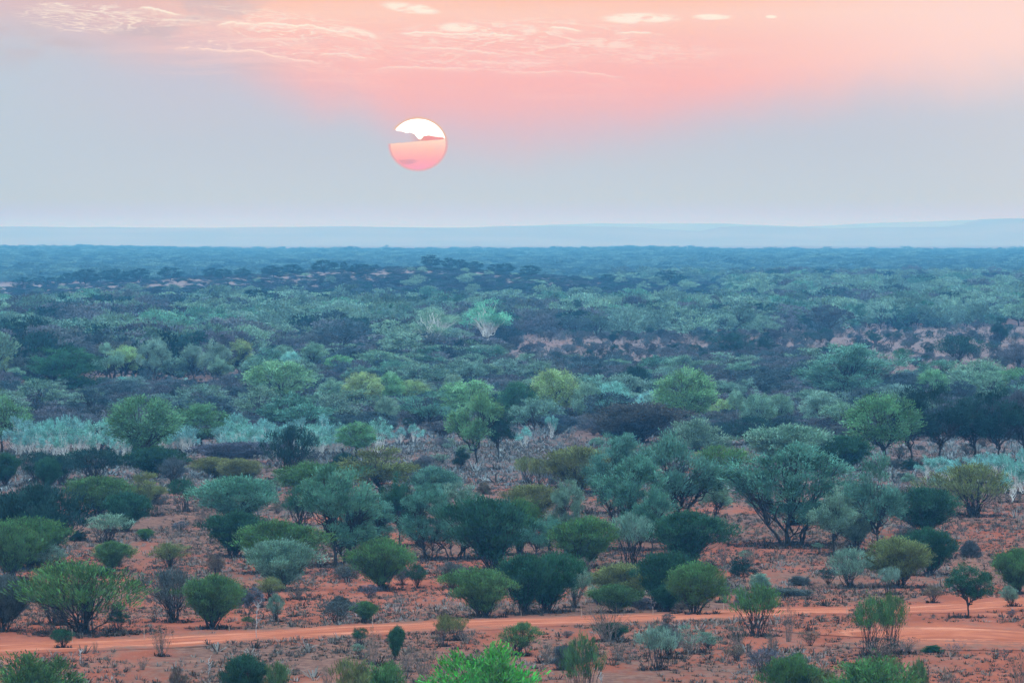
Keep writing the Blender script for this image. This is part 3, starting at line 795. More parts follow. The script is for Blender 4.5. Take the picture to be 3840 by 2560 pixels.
# ------------------------------------------------------------------ the plants one can tell apart
G1 = "shrubs on the red earth around the track"
G2 = "shrubs in the middle of the plain"
G3 = "trees in the middle of the plain"
G4 = "trees of the tree line"
G5 = "dead and leafless shrubs"
G6 = "pale gum saplings"
G7 = "shrubs along the bottom edge"
ROWS = [
 # --- bottom edge
 ('low', 1831, 2760, 2442, 425, 'b', "vivid bright green rounded bush at the bottom centre of the view", G7),
 ('low', 118, 2625, 2462, 275, 'g', "wide dark olive-green bush in the bottom left corner", G7),
 ('cone', 1310, 2640, 2470, 100, 'o', "olive brushy shrub at the bottom, left of the vivid green bush", G7),
 ('low', 1440, 2620, 2492, 150, 'g', "low green bush touching the left side of the vivid green bush", G7),
 ('cone', 1037, 2590, 2486, 75, 'g', "small dark upright shrub at the bottom between corner bush and olive shrub", G7),
 ('dead', 1229, 2590, 2498, 55, 'n', "thin brown dry shrub low beside the olive brushy shrub", G5),
 ('vase', 915, 2590, 2461, 105, 'd', "dark green spiky shrub at the bottom right of the grassy patch", G7),
 ('cone', 661, 2585, 2498, 42, 'n', "narrow brown-green stem shrub at the bottom, left quarter", G7),
 ('cone', 2189, 2610, 2386, 112, 'g', "tall loose green shrub at the bottom just right of the vivid green bush", G7),
 ('low', 2112, 2512, 2420, 66, 'm', "small grey shrub behind the tall loose green shrub", G7),
 ('vase', 2948, 2640, 2470, 130, 'g', "olive-green bush at the bottom below the leafless brown stems", G7),
 ('cone', 2995, 2560, 2444, 50, 'g', "narrow green plume rising from the bottom olive bush", G7),
 ('low', 3275, 2665, 2478, 245, 'g', "wide green bush at the bottom under the tufted clump", G7),
 ('cone', 3340, 2610, 2463, 75, 'o', "olive plume rising out of the wide bottom green bush", G7),
 ('cone', 3443, 2620, 2474, 50, 'g', "narrow green shrub right of the wide bottom green bush", G7),
 ('low', 3090, 2640, 2525, 110, 'o', "low olive-brown bush between two green bushes at the bottom edge", G7),
 ('dead', 3822, 2610, 2449, 62, 'k', "black leafless shrub in the bottom right corner", G5),
 ('dead', 3560, 2590, 2500, 60, 'n', "thin grey leafless shrub on the bottom edge under the clearing", G5),
 # --- foreground, left to right, below the track
 ('dead', 608, 2461, 2343, 66, 'k', "black burnt stub of a shrub standing below the track at left", G5),
 ('open', 235, 2429, 2357, 68, 'd', "small dark shrub on the near edge of the track, far left", G1),
 ('dead', 355, 2446, 2404, 22, 'n', "tiny cage-like dead shrub at the edge of the track", G5),
 ('dead', 530, 2512, 2461, 42, 'k', "small dark dead shrub below the burnt stub", G5),
 ('dead', 1393, 2492, 2351, 62, 'n', "tall brown dead shrub with upright sticks, left of a dark green one", G5),
 ('cone', 1352, 2430, 2352, 52, 'd', "small dark green shrub leaning on the tall brown dead shrub", G1),
 ('vase', 1482, 2475, 2351, 50, 'd', "narrow dark green shrub between two stick-like dead shrubs", G1),
 ('dead', 1584, 2575, 2405, 72, 'n', "tall dead stick shrub touching the left of the vivid green bush", G5),
 ('dead', 1525, 2520, 2430, 60, 'n', "leafless grey shrub left of the tall stick shrub", G5),
 ('cone', 1662, 2424, 2304, 62, 'o', "olive-topped brushy shrub standing over the track, left one of a pair", G1),
 ('cone', 1708, 2402, 2312, 80, 'o', "wider olive-topped brushy shrub over the track, right one of a pair", G1),
 ('open', 1936, 2458, 2334, 132, 'g', "round brown-green shrub directly behind the vivid green bush", G1),
 ('dead', 2046, 2488, 2408, 64, 'n', "small brown leafless shrub right of the vivid green bush", G5),
 ('dead', 2287, 2406, 2262, 128, 'n', "big brown vase of bare stems in front of the rounded green bush", G5),
 ('vase', 2300, 2400, 2335, 95, 'd', "dark green leaves low inside the brown vase of bare stems", G1),
 ('dead', 2322, 2475, 2385, 88, 'm', "grey-black forked shrub below the brown vase of stems", G5),
 ('cone', 2470, 2512, 2347, 132, 's', "grey-green fan of stems left of the blue spiky heap", G1),
 ('open', 2512, 2470, 2340, 90, 'm', "dark grey shrub leaning over the fan of stems", G1),
 ('dead', 2598, 2450, 2343, 142, 't', "blue-black heap of fallen spiky branches near the track", G5),
 ('dead', 2765, 2446, 2335, 62, 'k', "black leafless shrub between the spiky heap and the bare-stemmed shrub", G5),
 ('cone', 2838, 2386, 2196, 168, 'g', "large bare-stemmed shrub with a dark green top standing at the track", G1),
 ('dead', 2902, 2450, 2340, 50, 'm', "thin dark dead shrub beneath the large bare-stemmed shrub", G5),
 ('dead', 2957, 2406, 2257, 50, 'n', "narrow bundle of tall brown leafless stems by the track", G5),
 ('cone', 3262, 2458, 2240, 120, 'g', "tall clump of bare stems with a ragged green top before the clearing", G1),
 ('cone', 3345, 2452, 2228, 90, 'g', "right half of the ragged green-topped clump, leaning to the clearing", G1),
 ('dead', 3300, 2464, 2390, 150, 'k', "tangle of black sticks round the foot of the green-topped clump", G5),
 ('dead', 3392, 2452, 2385, 105, 'm', "pale blue-grey brush pile at the right foot of the green-topped clump", G5),
 ('low', 3500, 2446, 2418, 70, 'd', "small dark bush on the near rim of the clearing", G1),
 # --- along the track, far side
 ('open', 327, 2376, 2108, 420, 'g', "widest green shrub at left with many black stems showing, just behind the track", G1),
 ('open', 205, 2340, 2125, 150, 'o', "olive crown behind the left side of the widest green shrub", G1),
 ('open', 649, 2332, 2133, 182, 'm', "grey-olive see-through shrub with black branches between two green shrubs", G1),
 ('vase', 788, 2357, 2163, 190, 'g', "dense green fan-shaped shrub right of the grey see-through shrub", G1),
 ('vase', 12, 2368, 2163, 142, 'm', "grey shrub cut by the left edge of the view behind the track", G1),
 ('cone', 441, 2372, 2290, 66, 'd', "small upright dark shrub under the right side of the widest green shrub", G1),
 ('open', 230, 2345, 2270, 60, 'n', "small dry shrub under the left side of the widest green shrub", G1),
 ('vase', 416, 2140, 2033, 120, 'g', "rounded green shrub just above the widest green shrub", G1),
 ('open', 632, 2131, 2036, 108, 'o', "thin brown-green shrub with bare stems on open red ground at left", G1),
 ('open', 810, 2163, 2080, 54, 'n', "small brown wispy shrub right of the thin brown-green shrub", G1),
 ('cone', 930, 2347, 2310, 42, 'g', "tiny green tuft right of the dense fan-shaped shrub", G1),
 ('round', 122, 2271, 2224, 36, 'm', "tiny dark tree-like bush at far left behind the track", G1),
 ('open', 1033, 2332, 2226, 54, 's', "small grey-green shrub with bare stems beside the thin white dead stick", G1),
 ('low', 1274, 2290, 2234, 72, 'm', "small grey-brown bush on open ground left of centre", G1),
 ('vase', 1371, 2332, 2255, 78, 'g', "small neat green bush on the far edge of the track beside a white post", G1),
 ('vase', 1430, 2213, 2024, 196, 'g', "dense rounded dark green shrub standing alone left of centre", G1),
 ('vase', 1815, 2315, 2138, 188, 'g', "dense green fan shrub on the far edge of the track at centre", G1),
 ('vase', 1966, 2303, 2088, 180, 'd', "big dark-based green shrub, left one of the row behind the track at centre", G1),
 ('vase', 2050, 2296, 2082, 180, 'd', "big dark-based green shrub, right one of the row behind the track at centre", G1),
 ('open', 2152, 2279, 2108, 96, 's', "grey-green shrub with pale stems at the right end of the centre row", G1),
 ('vase', 2311, 2297, 2194, 160, 'g', "low mushroom-shaped green bush behind the brown vase of bare stems", G1),
 ('vase', 2335, 2268, 2118, 200, 'o', "soft olive-green crown behind the mushroom-shaped bush", G1),
 ('vase', 2480, 2282, 2076, 170, 'd', "tall dark-hearted green shrub in the group right of centre", G1),
 ('vase', 2505, 2294, 2190, 90, 'd', "short black-green shrub at the foot of the tall dark-hearted one", G1),
 ('vase', 2604, 2302, 2116, 172, 'g', "bushy green shrub at the right end of the group behind the track", G1),
 ('open', 2712, 2260, 2184, 52, 'm', "small grey shrub right of the bushy green group", G1),
 ('low', 2850, 2208, 2150, 64, 's', "small soft green bush above the large bare-stemmed shrub", G1),
 ('open', 3184, 2206, 2058, 126, 's', "grey-green fan shrub on the far side of the track at right", G1),
 ('vase', 3376, 2202, 2022, 192, 'o', "olive-brown topped dense shrub on the right, beside a darker one", G1),
 ('vase', 3490, 2157, 1986, 164, 'd', "dark green shrub behind the right side of the olive-topped shrub", G1),
 ('cone', 3338, 2229, 2126, 74, 's', "pale olive upright shrub in front of the olive-brown topped one", G1),
 ('trunked', 3632, 2316, 2118, 146, 'd', "dark teal shrub with a short trunk standing beyond the clearing", G1),
 ('vase', 3815, 2226, 2062, 150, 'g', "dense olive-green shrub cut by the right edge of the view", G1),
 ('open', 3795, 2275, 2196, 62, 's', "small grey-green shrub below the olive shrub at the right edge", G1),
 ('open', 3500, 2262, 2194, 56, 'n', "small brown-grey shrub between the track shrubs at right", G1),
 ('open', 1013, 2253, 2163, 80, 'o', "small olive round-topped bush under the twin wide shrubs", G1),
 ('vase', 1054, 2214, 2030, 214, 's', "wide grey-green shrub, the nearer one of two in the left half", G1),
 ('vase', 1030, 2150, 1960, 262, 'g', "wide dark green shrub behind the wide grey-green one", G1),
 ('dead', 1124, 2247, 2172, 118, 'k', "dark fallen branches at the foot of the wide grey-green shrub", G5),
 ('vase', 876, 2088, 1924, 196, 'd', "dark green shrub left of the two wide shrubs", G1),
 ('vase', 890, 1970, 1792, 252, 't', "broad teal-green shrub above the dark green one in the left half", G1),
 ('open', 1270, 2172, 2112, 42, 'm', "small dark wisp of a shrub left of the lone rounded shrub", G1),
 ('open', 1507, 2193, 2128, 54, 'm', "small grey shrub right of the lone rounded shrub", G1),
 ('open', 1565, 2205, 2116, 62, 'd', "small dark shrub further right of the lone rounded shrub", G1),
 ('open', 1690, 2206, 2108, 84, 'm', "thin grey shrub between the lone shrub and the centre fan shrub", G1),
 ('dead', 2816, 2119, 2040, 74, 'm', "dark forked leafless shrub on open ground right of centre", G5),
 ('dead', 2714, 2115, 2042, 40, 'm', "small leafless shrub left of the forked leafless one", G5),
 ('low', 3000, 2195, 2160, 70, 'm', "low dark bush lying left of the grey-green fan shrub", G1),
 ('low', 2950, 2232, 2205, 170, 'm', "long low mound of dark blue-grey brush beside the track", G1),
 ('low', 3640, 2090, 2030, 66, 'm', "small grey bush on litter at the right side", G1),
 # --- left edge masses
 ('vase', 140, 2120, 1845, 252, 'k', "big dark shrub at the far left, behind two green ones", G2),
 ('vase', 105, 2135, 1956, 204, 'g', "dark green shrub in front of the big dark one at far left", G2),
 ('vase', 36, 2172, 1985, 150, 'g', "soft green shrub at the left edge, nearest of its cluster", G2),
 ('open', 180, 2138, 2050, 90, 's', "thin leaning grey shrub right of the far left cluster", G2),
 ('vase', 372, 1935, 1800, 188, 'g', "flat-topped green shrub upper left with dark stems", G2),
 ('vase', 468, 1992, 1858, 126, 'd', "rounded teal-green shrub below the flat-topped one", G2),
 ('trunked', 546, 1935, 1786, 106, 'o', "slender olive tree with thin trunks between two shrubs upper left", G2),
 ('cone', 590, 1930, 1858, 52, 'm', "grey-stemmed shrub right of the slender olive tree", G2),
 ('cone', 694, 1918, 1800, 78, 'd', "dark upright shrub with an olive top, upper left", G2),
 ('cone', 393, 2032, 1932, 116, 's', "grey-green shrub with many pale stems above the rounded green one", G2),
 ('vase', 543, 2028, 1985, 46, 'g', "small round dark bush alone on the red ground at left", G2),
 ('low', 294, 2028, 1993, 46, 'k', "small dark bush left of the pale-stemmed shrub", G2),
 ('open', 290, 1945, 1915, 40, 'm', "tiny grey shrub under the flat-topped shrub", G2),
 # --- middle band left
 ('round', 540, 1745, 1506, 196, 'h', "large bright green round-crowned tree, left one of the round pair", G3),
 ('low', 531, 1712, 1612, 106, 'g', "smaller round green crown in front of the left round tree", G3),
 ('round', 752, 1692, 1528, 162, 'h', "bright green round tree on a short dark trunk, right one of the round pair", G3),
 ('round', 6, 1700, 1506, 150, 'h', "bright green round tree cut by the left edge of the view", G3),
 ('open', 357, 1702, 1596, 162, 'k', "dark blue vase shrub rising out of the pale gum thicket", G2),
 ('open', 349, 1800, 1690, 190, 'k', "wide dark blue shrub with fanned black branches below the pale thicket", G2),
 ('open', 135, 1812, 1702, 92, 'k', "dark leaning shrub with black stems left of the wide fanned one", G2),
 ('open', 232, 1820, 1718, 96, 'k', "dark shrub with black base between two fanned shrubs", G2),
 ('vase', 18, 1824, 1710, 84, 'd', "dark green-blue shrub at the left edge below the pale thicket", G2),
 ('vase', 176, 1838, 1726, 66, 'd', "narrow teal shrub in front of the dark leaning one", G2),
 ('vase', 574, 1790, 1686, 156, 'd', "rounded dark green shrub under the left round tree", G2),
 ('open', 652, 1824, 1722, 74, 'm', "grey-stemmed shrub right of the rounded dark green shrub", G2),
 ('vase', 858, 1738, 1664, 214, 'u', "wide low grey-purple shrub under the right round tree", G2),
 ('vase', 804, 1792, 1720, 112, 'o', "olive shrub below the wide grey-purple one", G2),
 ('vase', 908, 1816, 1728, 118, 'o', "olive-green shrub right of the other olive shrub", G2),
 ('open', 1078, 1796, 1612, 138, 'k', "tall dark blue vase-shaped shrub left of the small round tree", G2),
 ('round', 1336, 1716, 1594, 108, 'h', "small bright green round tree right of the dark vase shrub", G3),
 ('trunked', 1425, 1869, 1694, 200, 'o', "olive tree with a wide black V of bare branches", G3),
 ('vase', 1290, 1800, 1706, 64, 'k', "dark crown left of the V-shaped tree", G2),
 ('trunked', 1782, 1760, 1500, 152, 'h', "tall green tree with a visible pale trunk right of centre-left", G3),
 ('trunked', 1868, 1726, 1546, 80, 'k', "narrow dark tree beside the tall green tree", G3),
 ('trunked', 1729, 1780, 1686, 42, 'k', "small dark lollipop tree left of the tall green one's foot", G3),
 ('spread', 1284, 2122, 1780, 230, 't', "broad teal tree with dark trunks left of centre", G3),
 ('vase', 1182, 1890, 1750, 180, 'g', "green shrub behind the left side of the broad teal tree", G2),
 ('open', 1122, 1970, 1830, 128, 'd', "dark green shrub with pale leaning stems left of the broad teal tree", G2),
 ('spread', 1388, 2062, 1862, 150, 't', "soft blue-green tree right of the broad teal tree", G3),
 ('trunked', 1500, 2048, 1812, 118, 'd', "teal tree with a dark shaded trunk in the centre-left group", G3),
 ('open', 1568, 1846, 1734, 82, 'm', "grey-green vase shrub behind the centre-left group", G2),
 ('vase', 1640, 1905, 1762, 128, 't', "rounded blue-green shrub right of the grey-green vase shrub", G2),
 ('spread', 1612, 2100, 1838, 150, 't', "tall blue-green tree in the centre-left group", G3),
 ('spread', 1712, 2096, 1838, 178, 's', "pale grey-green tree beside the red gap at centre", G3),
 ('vase', 1850, 2138, 1892, 200, 'd', "dark green spreading shrub with fanned stems at centre", G2),
 ('low', 1816, 1852, 1812, 40, 'n', "tiny brown bush on the red gap at centre", G2),
 ('vase', 1948, 2080, 1890, 120, 'g', "green crown right of the dark spreading shrub at centre", G2),
 ('cone', 1978, 1812, 1718, 66, 'o', "olive vase shrub, left one of three above the red gap", G2),
 ('cone', 2028, 1829, 1726, 68, 'o', "olive vase shrub, middle one of three above the red gap", G2),
 ('cone', 2100, 1829, 1730, 66, 'n', "brown-grey vase shrub, right one of three above the red gap", G2),
 ('vase', 2172, 1850, 1692, 186, 'o', "wide olive dome of a shrub left of the large grey-green trees", G2),
 ('vase', 2000, 1948, 1828, 158, 'o', "brown-green shrub in the centre under the three vase shrubs", G2),
 ('spread', 2134, 2085, 1826, 110, 's', "pale wispy grey-green tree before the olive dome", G3),
 ('trunked', 2012, 2104, 1962, 84, 't', "blue-green tree with thin trunks behind the centre row, left", G3),
 ('trunked', 2062, 2098, 1956, 84, 't', "blue-green tree with thin trunks behind the centre row, right", G3),
 ('vase', 2180, 2128, 1956, 182, 'g', "soft green shrub behind the right end of the centre row", G2),
 ('spread', 2318, 1925, 1650, 210, 't', "dark-patched teal tree behind the largest centre trees", G3),
 ('spread', 2372, 2062, 1740, 215, 't', "large blue-green tree with a curved black trunk", G3),
 ('trunked', 2545, 2030, 1668, 232, 't', "large grey-green tree with a forked black trunk right of centre", G3),
 ('trunked', 2442, 2085, 1850, 110, 't', "leaning black-trunked tree between the two large centre trees", G3),
 ('cone', 2366, 2118, 1940, 124, 's', "pale green feathery shrub in front of the large centre trees", G2),
 ('vase', 2576, 2122, 1936, 206, 'd', "large dark green shrub in front of the forked-trunk tree", G2),
 ('open', 2690, 1800, 1680, 156, 'g', "dark olive shrub behind the forked-trunk tree", G2),
 ('trunked', 2686, 1971, 1798, 96, 's', "slender lone tree with a thin straight trunk right of centre", G3),
 ('low', 2612, 1690, 1580, 168, 's', "rounded blue-green dome shrub in the upper middle", G2),
 ('open', 2800, 1669, 1568, 148, 'k', "dark vase shrub with fanned branches right of the dome shrub", G2),
 ('vase', 2385, 1660, 1524, 225, 'r', "very wide brownish dark shrub in the upper middle", G2),
 ('vase', 2945, 1755, 1608, 240, 's', "wide grey-green dome behind the great multi-trunked tree", G2),
 # --- right middle
 ('spread', 2972, 2046, 1698, 390, 't', "great spreading tree with several black trunks at right, the largest tree", G3),
 ('trunked', 3125, 2080, 1862, 128, 's', "small pale green tree with a thin trunk right of the great tree", G3),
 ('vase', 3212, 2064, 1902, 104, 's', "pale green shrub tree between two taller ones at right", G3),
 ('trunked', 3290, 2076, 1738, 150, 't', "tall narrow blue-green tree with two dark stems at right", G3),
 ('vase', 3470, 2005, 1842, 182, 'd', "dark green shrub right of the tall narrow tree", G2),
 ('open', 3652, 1936, 1752, 206, 'o', "olive vase shrub with strong dark stems at right", G2),
 ('round', 3314, 1748, 1500, 192, 'h', "large bright green tree with a domed crown at right", G3),
 ('vase', 3172, 1764, 1644, 148, 'd', "dark green shrub left of the bright domed tree at right", G2),
 ('low', 3100, 1710, 1630, 86, 'u', "grey dome bush behind the dark green shrub at right", G2),
 ('trunked', 3410, 1745, 1480, 150, 'k', "dark olive tree right of the bright domed tree", G3),
 ('trunked', 3530, 1742, 1466, 170, 'k', "dark tree with pale forked branches in its crown", G3),
 ('trunked', 3655, 1735, 1500, 160, 'k', "dark tree third from the right edge in the dark stand", G3),
 ('trunked', 3750, 1740, 1478, 150, 'k', "dark tree second from the right edge in the dark stand", G3),
 ('trunked', 3840, 1735, 1490, 130, 'u', "grey dark tree at the right edge of the dark stand", G3),
 # --- tree line
 ('spread', 3180, 1520, 1296, 330, 't', "huge teal domed tree on fanned black trunks in the upper right", G4),
 ('open', 3588, 1361, 1260, 154, 'k', "dark heart-shaped shrub alone on the open pink ground", G4),
 ('trunked', 3752, 1300, 1192, 62, 'k', "small dark tree on the open ground near the right edge", G4),
 ('round', 3398, 1222, 1136, 84, 'd', "dark tree, left one of a pair before the far woodland", G4),
 ('round', 3465, 1222, 1130, 80, 'd', "dark tree, right one of a pair before the far woodland", G4),
 ('round', 3500, 1520, 1388, 104, 'h', "yellow-green tree at the left of the bright right-hand line", G4),
 ('low', 3672, 1490, 1358, 240, 's', "broad pale green crown in the right-hand tree line", G4),
 ('round', 3815, 1500, 1384, 150, 'h', "bright green tree in the tree line at the right edge", G4),
 ('round', 3298, 1580, 1486, 110, 'y', "yellow-green crown behind the bright domed tree at right", G4),
 ('round', 2925, 1602, 1480, 86, 's', "pale round crown left of a paired one in the right tree line", G4),
 ('round', 3078, 1625, 1474, 128, 's', "pale olive round crown before the huge teal tree", G4),
 ('open', 3284, 1291, 1253, 44, 'k', "small dark vase shrub on the pink ground, left of three", G4),
 ('open', 3361, 1279, 1240, 34, 'k', "small dark shrub on the pink ground, middle of three", G4),
 ('open', 3398, 1262, 1224, 38, 'k', "small dark bush under the pair of dark trees", G4),
 ('open', 3390, 1362, 1306, 60, 'd', "small teal shrub on the pink ground below the three dark ones", G4),
 ('open', 3822, 1386, 1288, 108, 'u', "grey vase shrub on open ground at the right edge", G4),
 ('open', 2747, 1341, 1250, 124, 'k', "dark vase shrub with pale fanned stems on open ground", G4),
 ('open', 2860, 1345, 1264, 62, 'k', "small dark shrub right of the fanned one on open ground", G4),
 ('round', 2080, 1592, 1391, 164, 'y', "tall yellow-green tree at the centre of the tree line", G4),
 ('round', 2200, 1600, 1440, 100, 's', "green tree right of the tall yellow-green one", G4),
 ('round', 2298, 1600, 1436, 116, 'p', "pale blue-green tree in the centre tree line", G4),
 ('round', 2572, 1628, 1390, 196, 'h', "large green tree with a dense crown in the centre-right tree line", G4),
 ('round', 1940, 1600, 1436, 114, 'd', "dark teal tree left of the tall yellow-green one", G4),
 ('round', 2452, 1592, 1468, 116, 'p', "pale misty crown left of the large dense tree", G4),
 ('round', 2710, 1600, 1500, 86, 'y', "small yellow-topped tree right of the large dense tree", G4),
 ('round', 2760, 1600, 1468, 56, 's', "narrow green tree right of the yellow-topped one", G4),
 ('round', 2845, 1640, 1480, 112, 's', "soft green tree between the narrow one and the paired pale crowns", G4),
 ('open', 2382, 1510, 1374, 108, 'k', "dark vase shrub behind the centre tree line", G4),
 ('round', 1046, 1532, 1358, 206, 'h', "wide olive-green tree in the left-centre tree line", G4),
 ('round', 1360, 1546, 1400, 124, 'y', "yellow-green tree with a slim trunk in the tree line", G4),
 ('round', 1460, 1542, 1401, 96, 'h', "green round tree touching the yellow-green one with the slim trunk", G4),
 ('round', 1544, 1534, 1428, 108, 'y', "pale yellow-green small tree, right of the green round tree", G4),
 ('round', 1758, 1590, 1432, 196, 'h', "broad bright green tree left of the dark gap in the tree line", G4),
 ('round', 1702, 1540, 1408, 66, 's', "pale crown behind the broad bright green tree", G4),
 ('trunked', 1178, 1414, 1289, 92, 's', "pale green tree on a dark trunk above the wide olive-green tree", G4),
 ('round', 1062, 1392, 1296, 68, 's', "pale round crown left of the dark-trunked one", G4),
 ('round', 1090, 1420, 1320, 62, 'p', "small pale round crown in front of another pale crown", G4),
 ('round', 1274, 1432, 1334, 100, 'h', "green dome tree right of the dark-trunked pale one", G4),
 ('low', 1272, 1562, 1498, 92, 'k', "near-black low tangled bush in the tree line", G4),
 ('round', 1252, 1540, 1428, 104, 's', "pale grey-green crown above the near-black bush", G4),
 ('round', 1450, 1620, 1490, 76, 's', "pale blue-green crown under the green round tree", G4),
 ('biggum', 1828, 1308, 1130, 150, 'c', "bright-leaved gum tree with many white branches and a black trunk", G4),
 ('biggum', 1622, 1320, 1164, 160, 's', "gum tree with long white forked limbs left of the brightest gum", G4),
 ('gum', 1737, 1324, 1240, 62, 's', "white-stemmed thin gum between the two white-limbed gums", G4),
 ('open', 1564, 1369, 1316, 52, 'k', "small dark vase bush below the white-limbed gums", G4),
 ('open', 1699, 1323, 1272, 34, 'k', "small black vase bush between white gum stems", G4),
 ('low', 1352, 1332, 1288, 66, 'k', "dark low bush left of the white-limbed gums", G4),
 ('spread', 228, 1492, 1308, 228, 'd', "large dark green tree with a black shaded base at left", G4),
 ('trunked', 400, 1444, 1292, 110, 's', "grey-green tree right of the large dark green one", G4),
 ('trunked', 470, 1436, 1300, 118, 'y', "yellowish tree in the left tree line", G4),
 ('trunked', 578, 1446, 1272, 100, 's', "blue-green tree with a tall dark trunk in the left line", G4),
 ('round', 556, 1345, 1240, 136, 't', "teal domed crown behind the left tree line", G4),
 ('round', 448, 1345, 1250, 108, 's', "grey-green crown left of the teal dome", G4),
 ('open', 648, 1402, 1297, 52, 'u', "small grey-purple tree between green ones in the left line", G4),
 ('trunked', 722, 1436, 1298, 88, 's', "grey-green narrow tree in the left line", G4),
 ('trunked', 800, 1440, 1286, 100, 's', "green tree with twin dark stems in the left line", G4),
 ('trunked', 826, 1446, 1342, 80, 's', "small rounded tree in front at the right of the left line", G4),
 ('trunked', 890, 1412, 1280, 122, 'y', "pale yellow-green tree ending the left line", G4),
 ('round', 800, 1338, 1248, 78, 't', "teal crown peeking over the left line", G4),
 ('round', 230, 1322, 1227, 72, 't', "green round crown above the large dark tree at left", G4),
 ('round', 310, 1345, 1253, 74, 't', "teal crown right of the green round crown at left", G4),
 ('round', 172, 1360, 1252, 112, 's', "grey-green crown left of the large dark tree's top", G4),
 ('round', 50, 1358, 1277, 62, 's', "grey-green crown near the left edge of the line", G4),
 ('round', 28, 1424, 1318, 70, 'y', "yellow-green crown at the left edge", G4),
 ('trunked', 55, 1444, 1378, 62, 's', "small pale tree at left in front of the yellow-green crown", G4),
 ('round', 30, 1300, 1171, 108, 't', "tall green crown at the far left above the line", G4),
 ('trunked', 870, 1206, 1143, 78, 'y', "domed tree with visible stems in the left woodland", G4),
 ('gum', 441, 1480, 1412, 96, 'p', "pale turquoise clump in front of the left tree line", G6),
 ('gum', 696, 1452, 1416, 44, 'p', "small pale turquoise tuft under the left tree line", G6),
 ('open', 3040, 1215, 1180, 40, 'k', "small dark tuft in the woodland edge upper right", G4),
]
for r in ROWS:
    put(*r)
# turquoise gum thickets
def gums(xs, base, top, jy, where):
    for k, x in enumerate(xs):
        b = base + RNG.uniform(-jy, jy); h = (base - top) * RNG.uniform(.78, 1.1)
        put('gum', x + RNG.uniform(-8, 8), b, b - h, RNG.uniform(64, 98), 'p', None, "pale gum saplings in the turquoise thickets")
        COL.objects[-1]
        LASTS.append(where)
LASTS = []
def gum_row(xs, base, top, jy, label):
    for x in xs:
        b = base + RNG.uniform(-jy, jy); h = (base - top) * RNG.uniform(.78, 1.1)
        put('gum', x + RNG.uniform(-8, 8), b, b - h, RNG.uniform(64, 98), 'p', label, label + " group")
gum_row([60, 85, 105, 125, 150, 170, 190, 210, 230, 250, 270, 290, 310, 335, 360, 400, 425, 450, 475, 500, 600], 1712, 1578, 16, "pale turquoise white-stemmed gum sapling in the thicket left of the left round tree")
gum_row([640, 668, 690, 700], 1690, 1575, 12, "pale turquoise gum sapling between the two round green trees")
gum_row([845, 865, 885, 905, 925, 945, 965, 985, 1005, 1030, 1100, 1125, 1145, 1165, 1185, 1205, 1225, 1250, 1275, 1420], 1705, 1575, 16, "pale turquoise gum sapling in the thicket right of the right round tree")
gum_row([3480, 3520, 3555, 3590, 3625, 3660, 3700, 3735], 1800, 1702, 18, "pale turquoise sapling in front of the dark stand of trees at right")
gum_row([3770, 3800, 3830, 3850], 1870, 1700, 25, "bright turquoise sapling cluster at the right edge")
for x, b, t, w, lb in ((1554, 1662, 1590, 52, "thin white-stemmed sapling on the grey litter left of the tall green tree"),
                       (1500, 1668, 1600, 48, "pale sapling left of the thin white-stemmed one"),
                       (2067, 1642, 1560, 42, "bare white dead gum under the tall yellow-green tree"),
                       (1969, 1680, 1600, 52, "pale thin gum right of the tall green tree")):
    put('gum', x, b, t, w, 'p', lb, G6)

# skyline trees on the rise
SKY = [(84, 1088, 1048, 66), (174, 1082, 1045, 92), (250, 1076, 1031, 46), (321, 1074, 1019, 82), (435, 1062, 1017, 96), (524, 1057, 1015, 64), (638, 1052, 1011, 74),
       (792, 1046, 1012, 50), (838, 1050, 1016, 50), (909, 1043, 1014, 50), (1026, 1040, 1004, 74), (1096, 1033, 1000, 62), (1216, 1024, 984, 80), (1290, 1020, 988, 22),
       (1351, 1044, 998, 76), (1405, 1016, 998, 26), (1615, 1010, 965, 58), (1685, 1012, 975, 44), (1726, 1014, 981, 44), (1775, 1017, 988, 58), (1857, 1027, 998, 46), (1895, 1029, 995, 54), (1987, 1040, 1003, 60)]
wh = ["leftmost", "second from left", "third from left", "fourth from left", "fifth from left", "sixth from left", "seventh from left", "eighth from left", "ninth from left", "tenth from left",
      "eleventh from left", "twelfth from left", "thirteenth from left, near the bare bank", "tiny lollipop-shaped", "fifteenth from left, set low on the bare bank", "tiny one right of the bare bank",
      "tallest, standing alone on the crest", "first of three touching right of the tallest", "middle of three touching right of the tallest", "last of three touching right of the tallest",
      "first on the right slope", "second on the right slope", "third on the right slope"]
for (x, b, t, w), q in zip(SKY, wh):
    put('umbrella', x, b, t - 7, w * 1.08, 'k', "dark flat-topped tree on the rise skyline, " + q, "skyline trees on the rise", lod=1)
for x, b, t, w, lb in ((2276, 1068, 1029, 46, "dark round tree where the rise ends at right"), (2510, 1080, 1016, 96, "dark broad tree right of centre at the foot of the blue plain")):
    put('umbrella', x, b, t, w, 'k', lb, "skyline trees on the rise", lod=1)

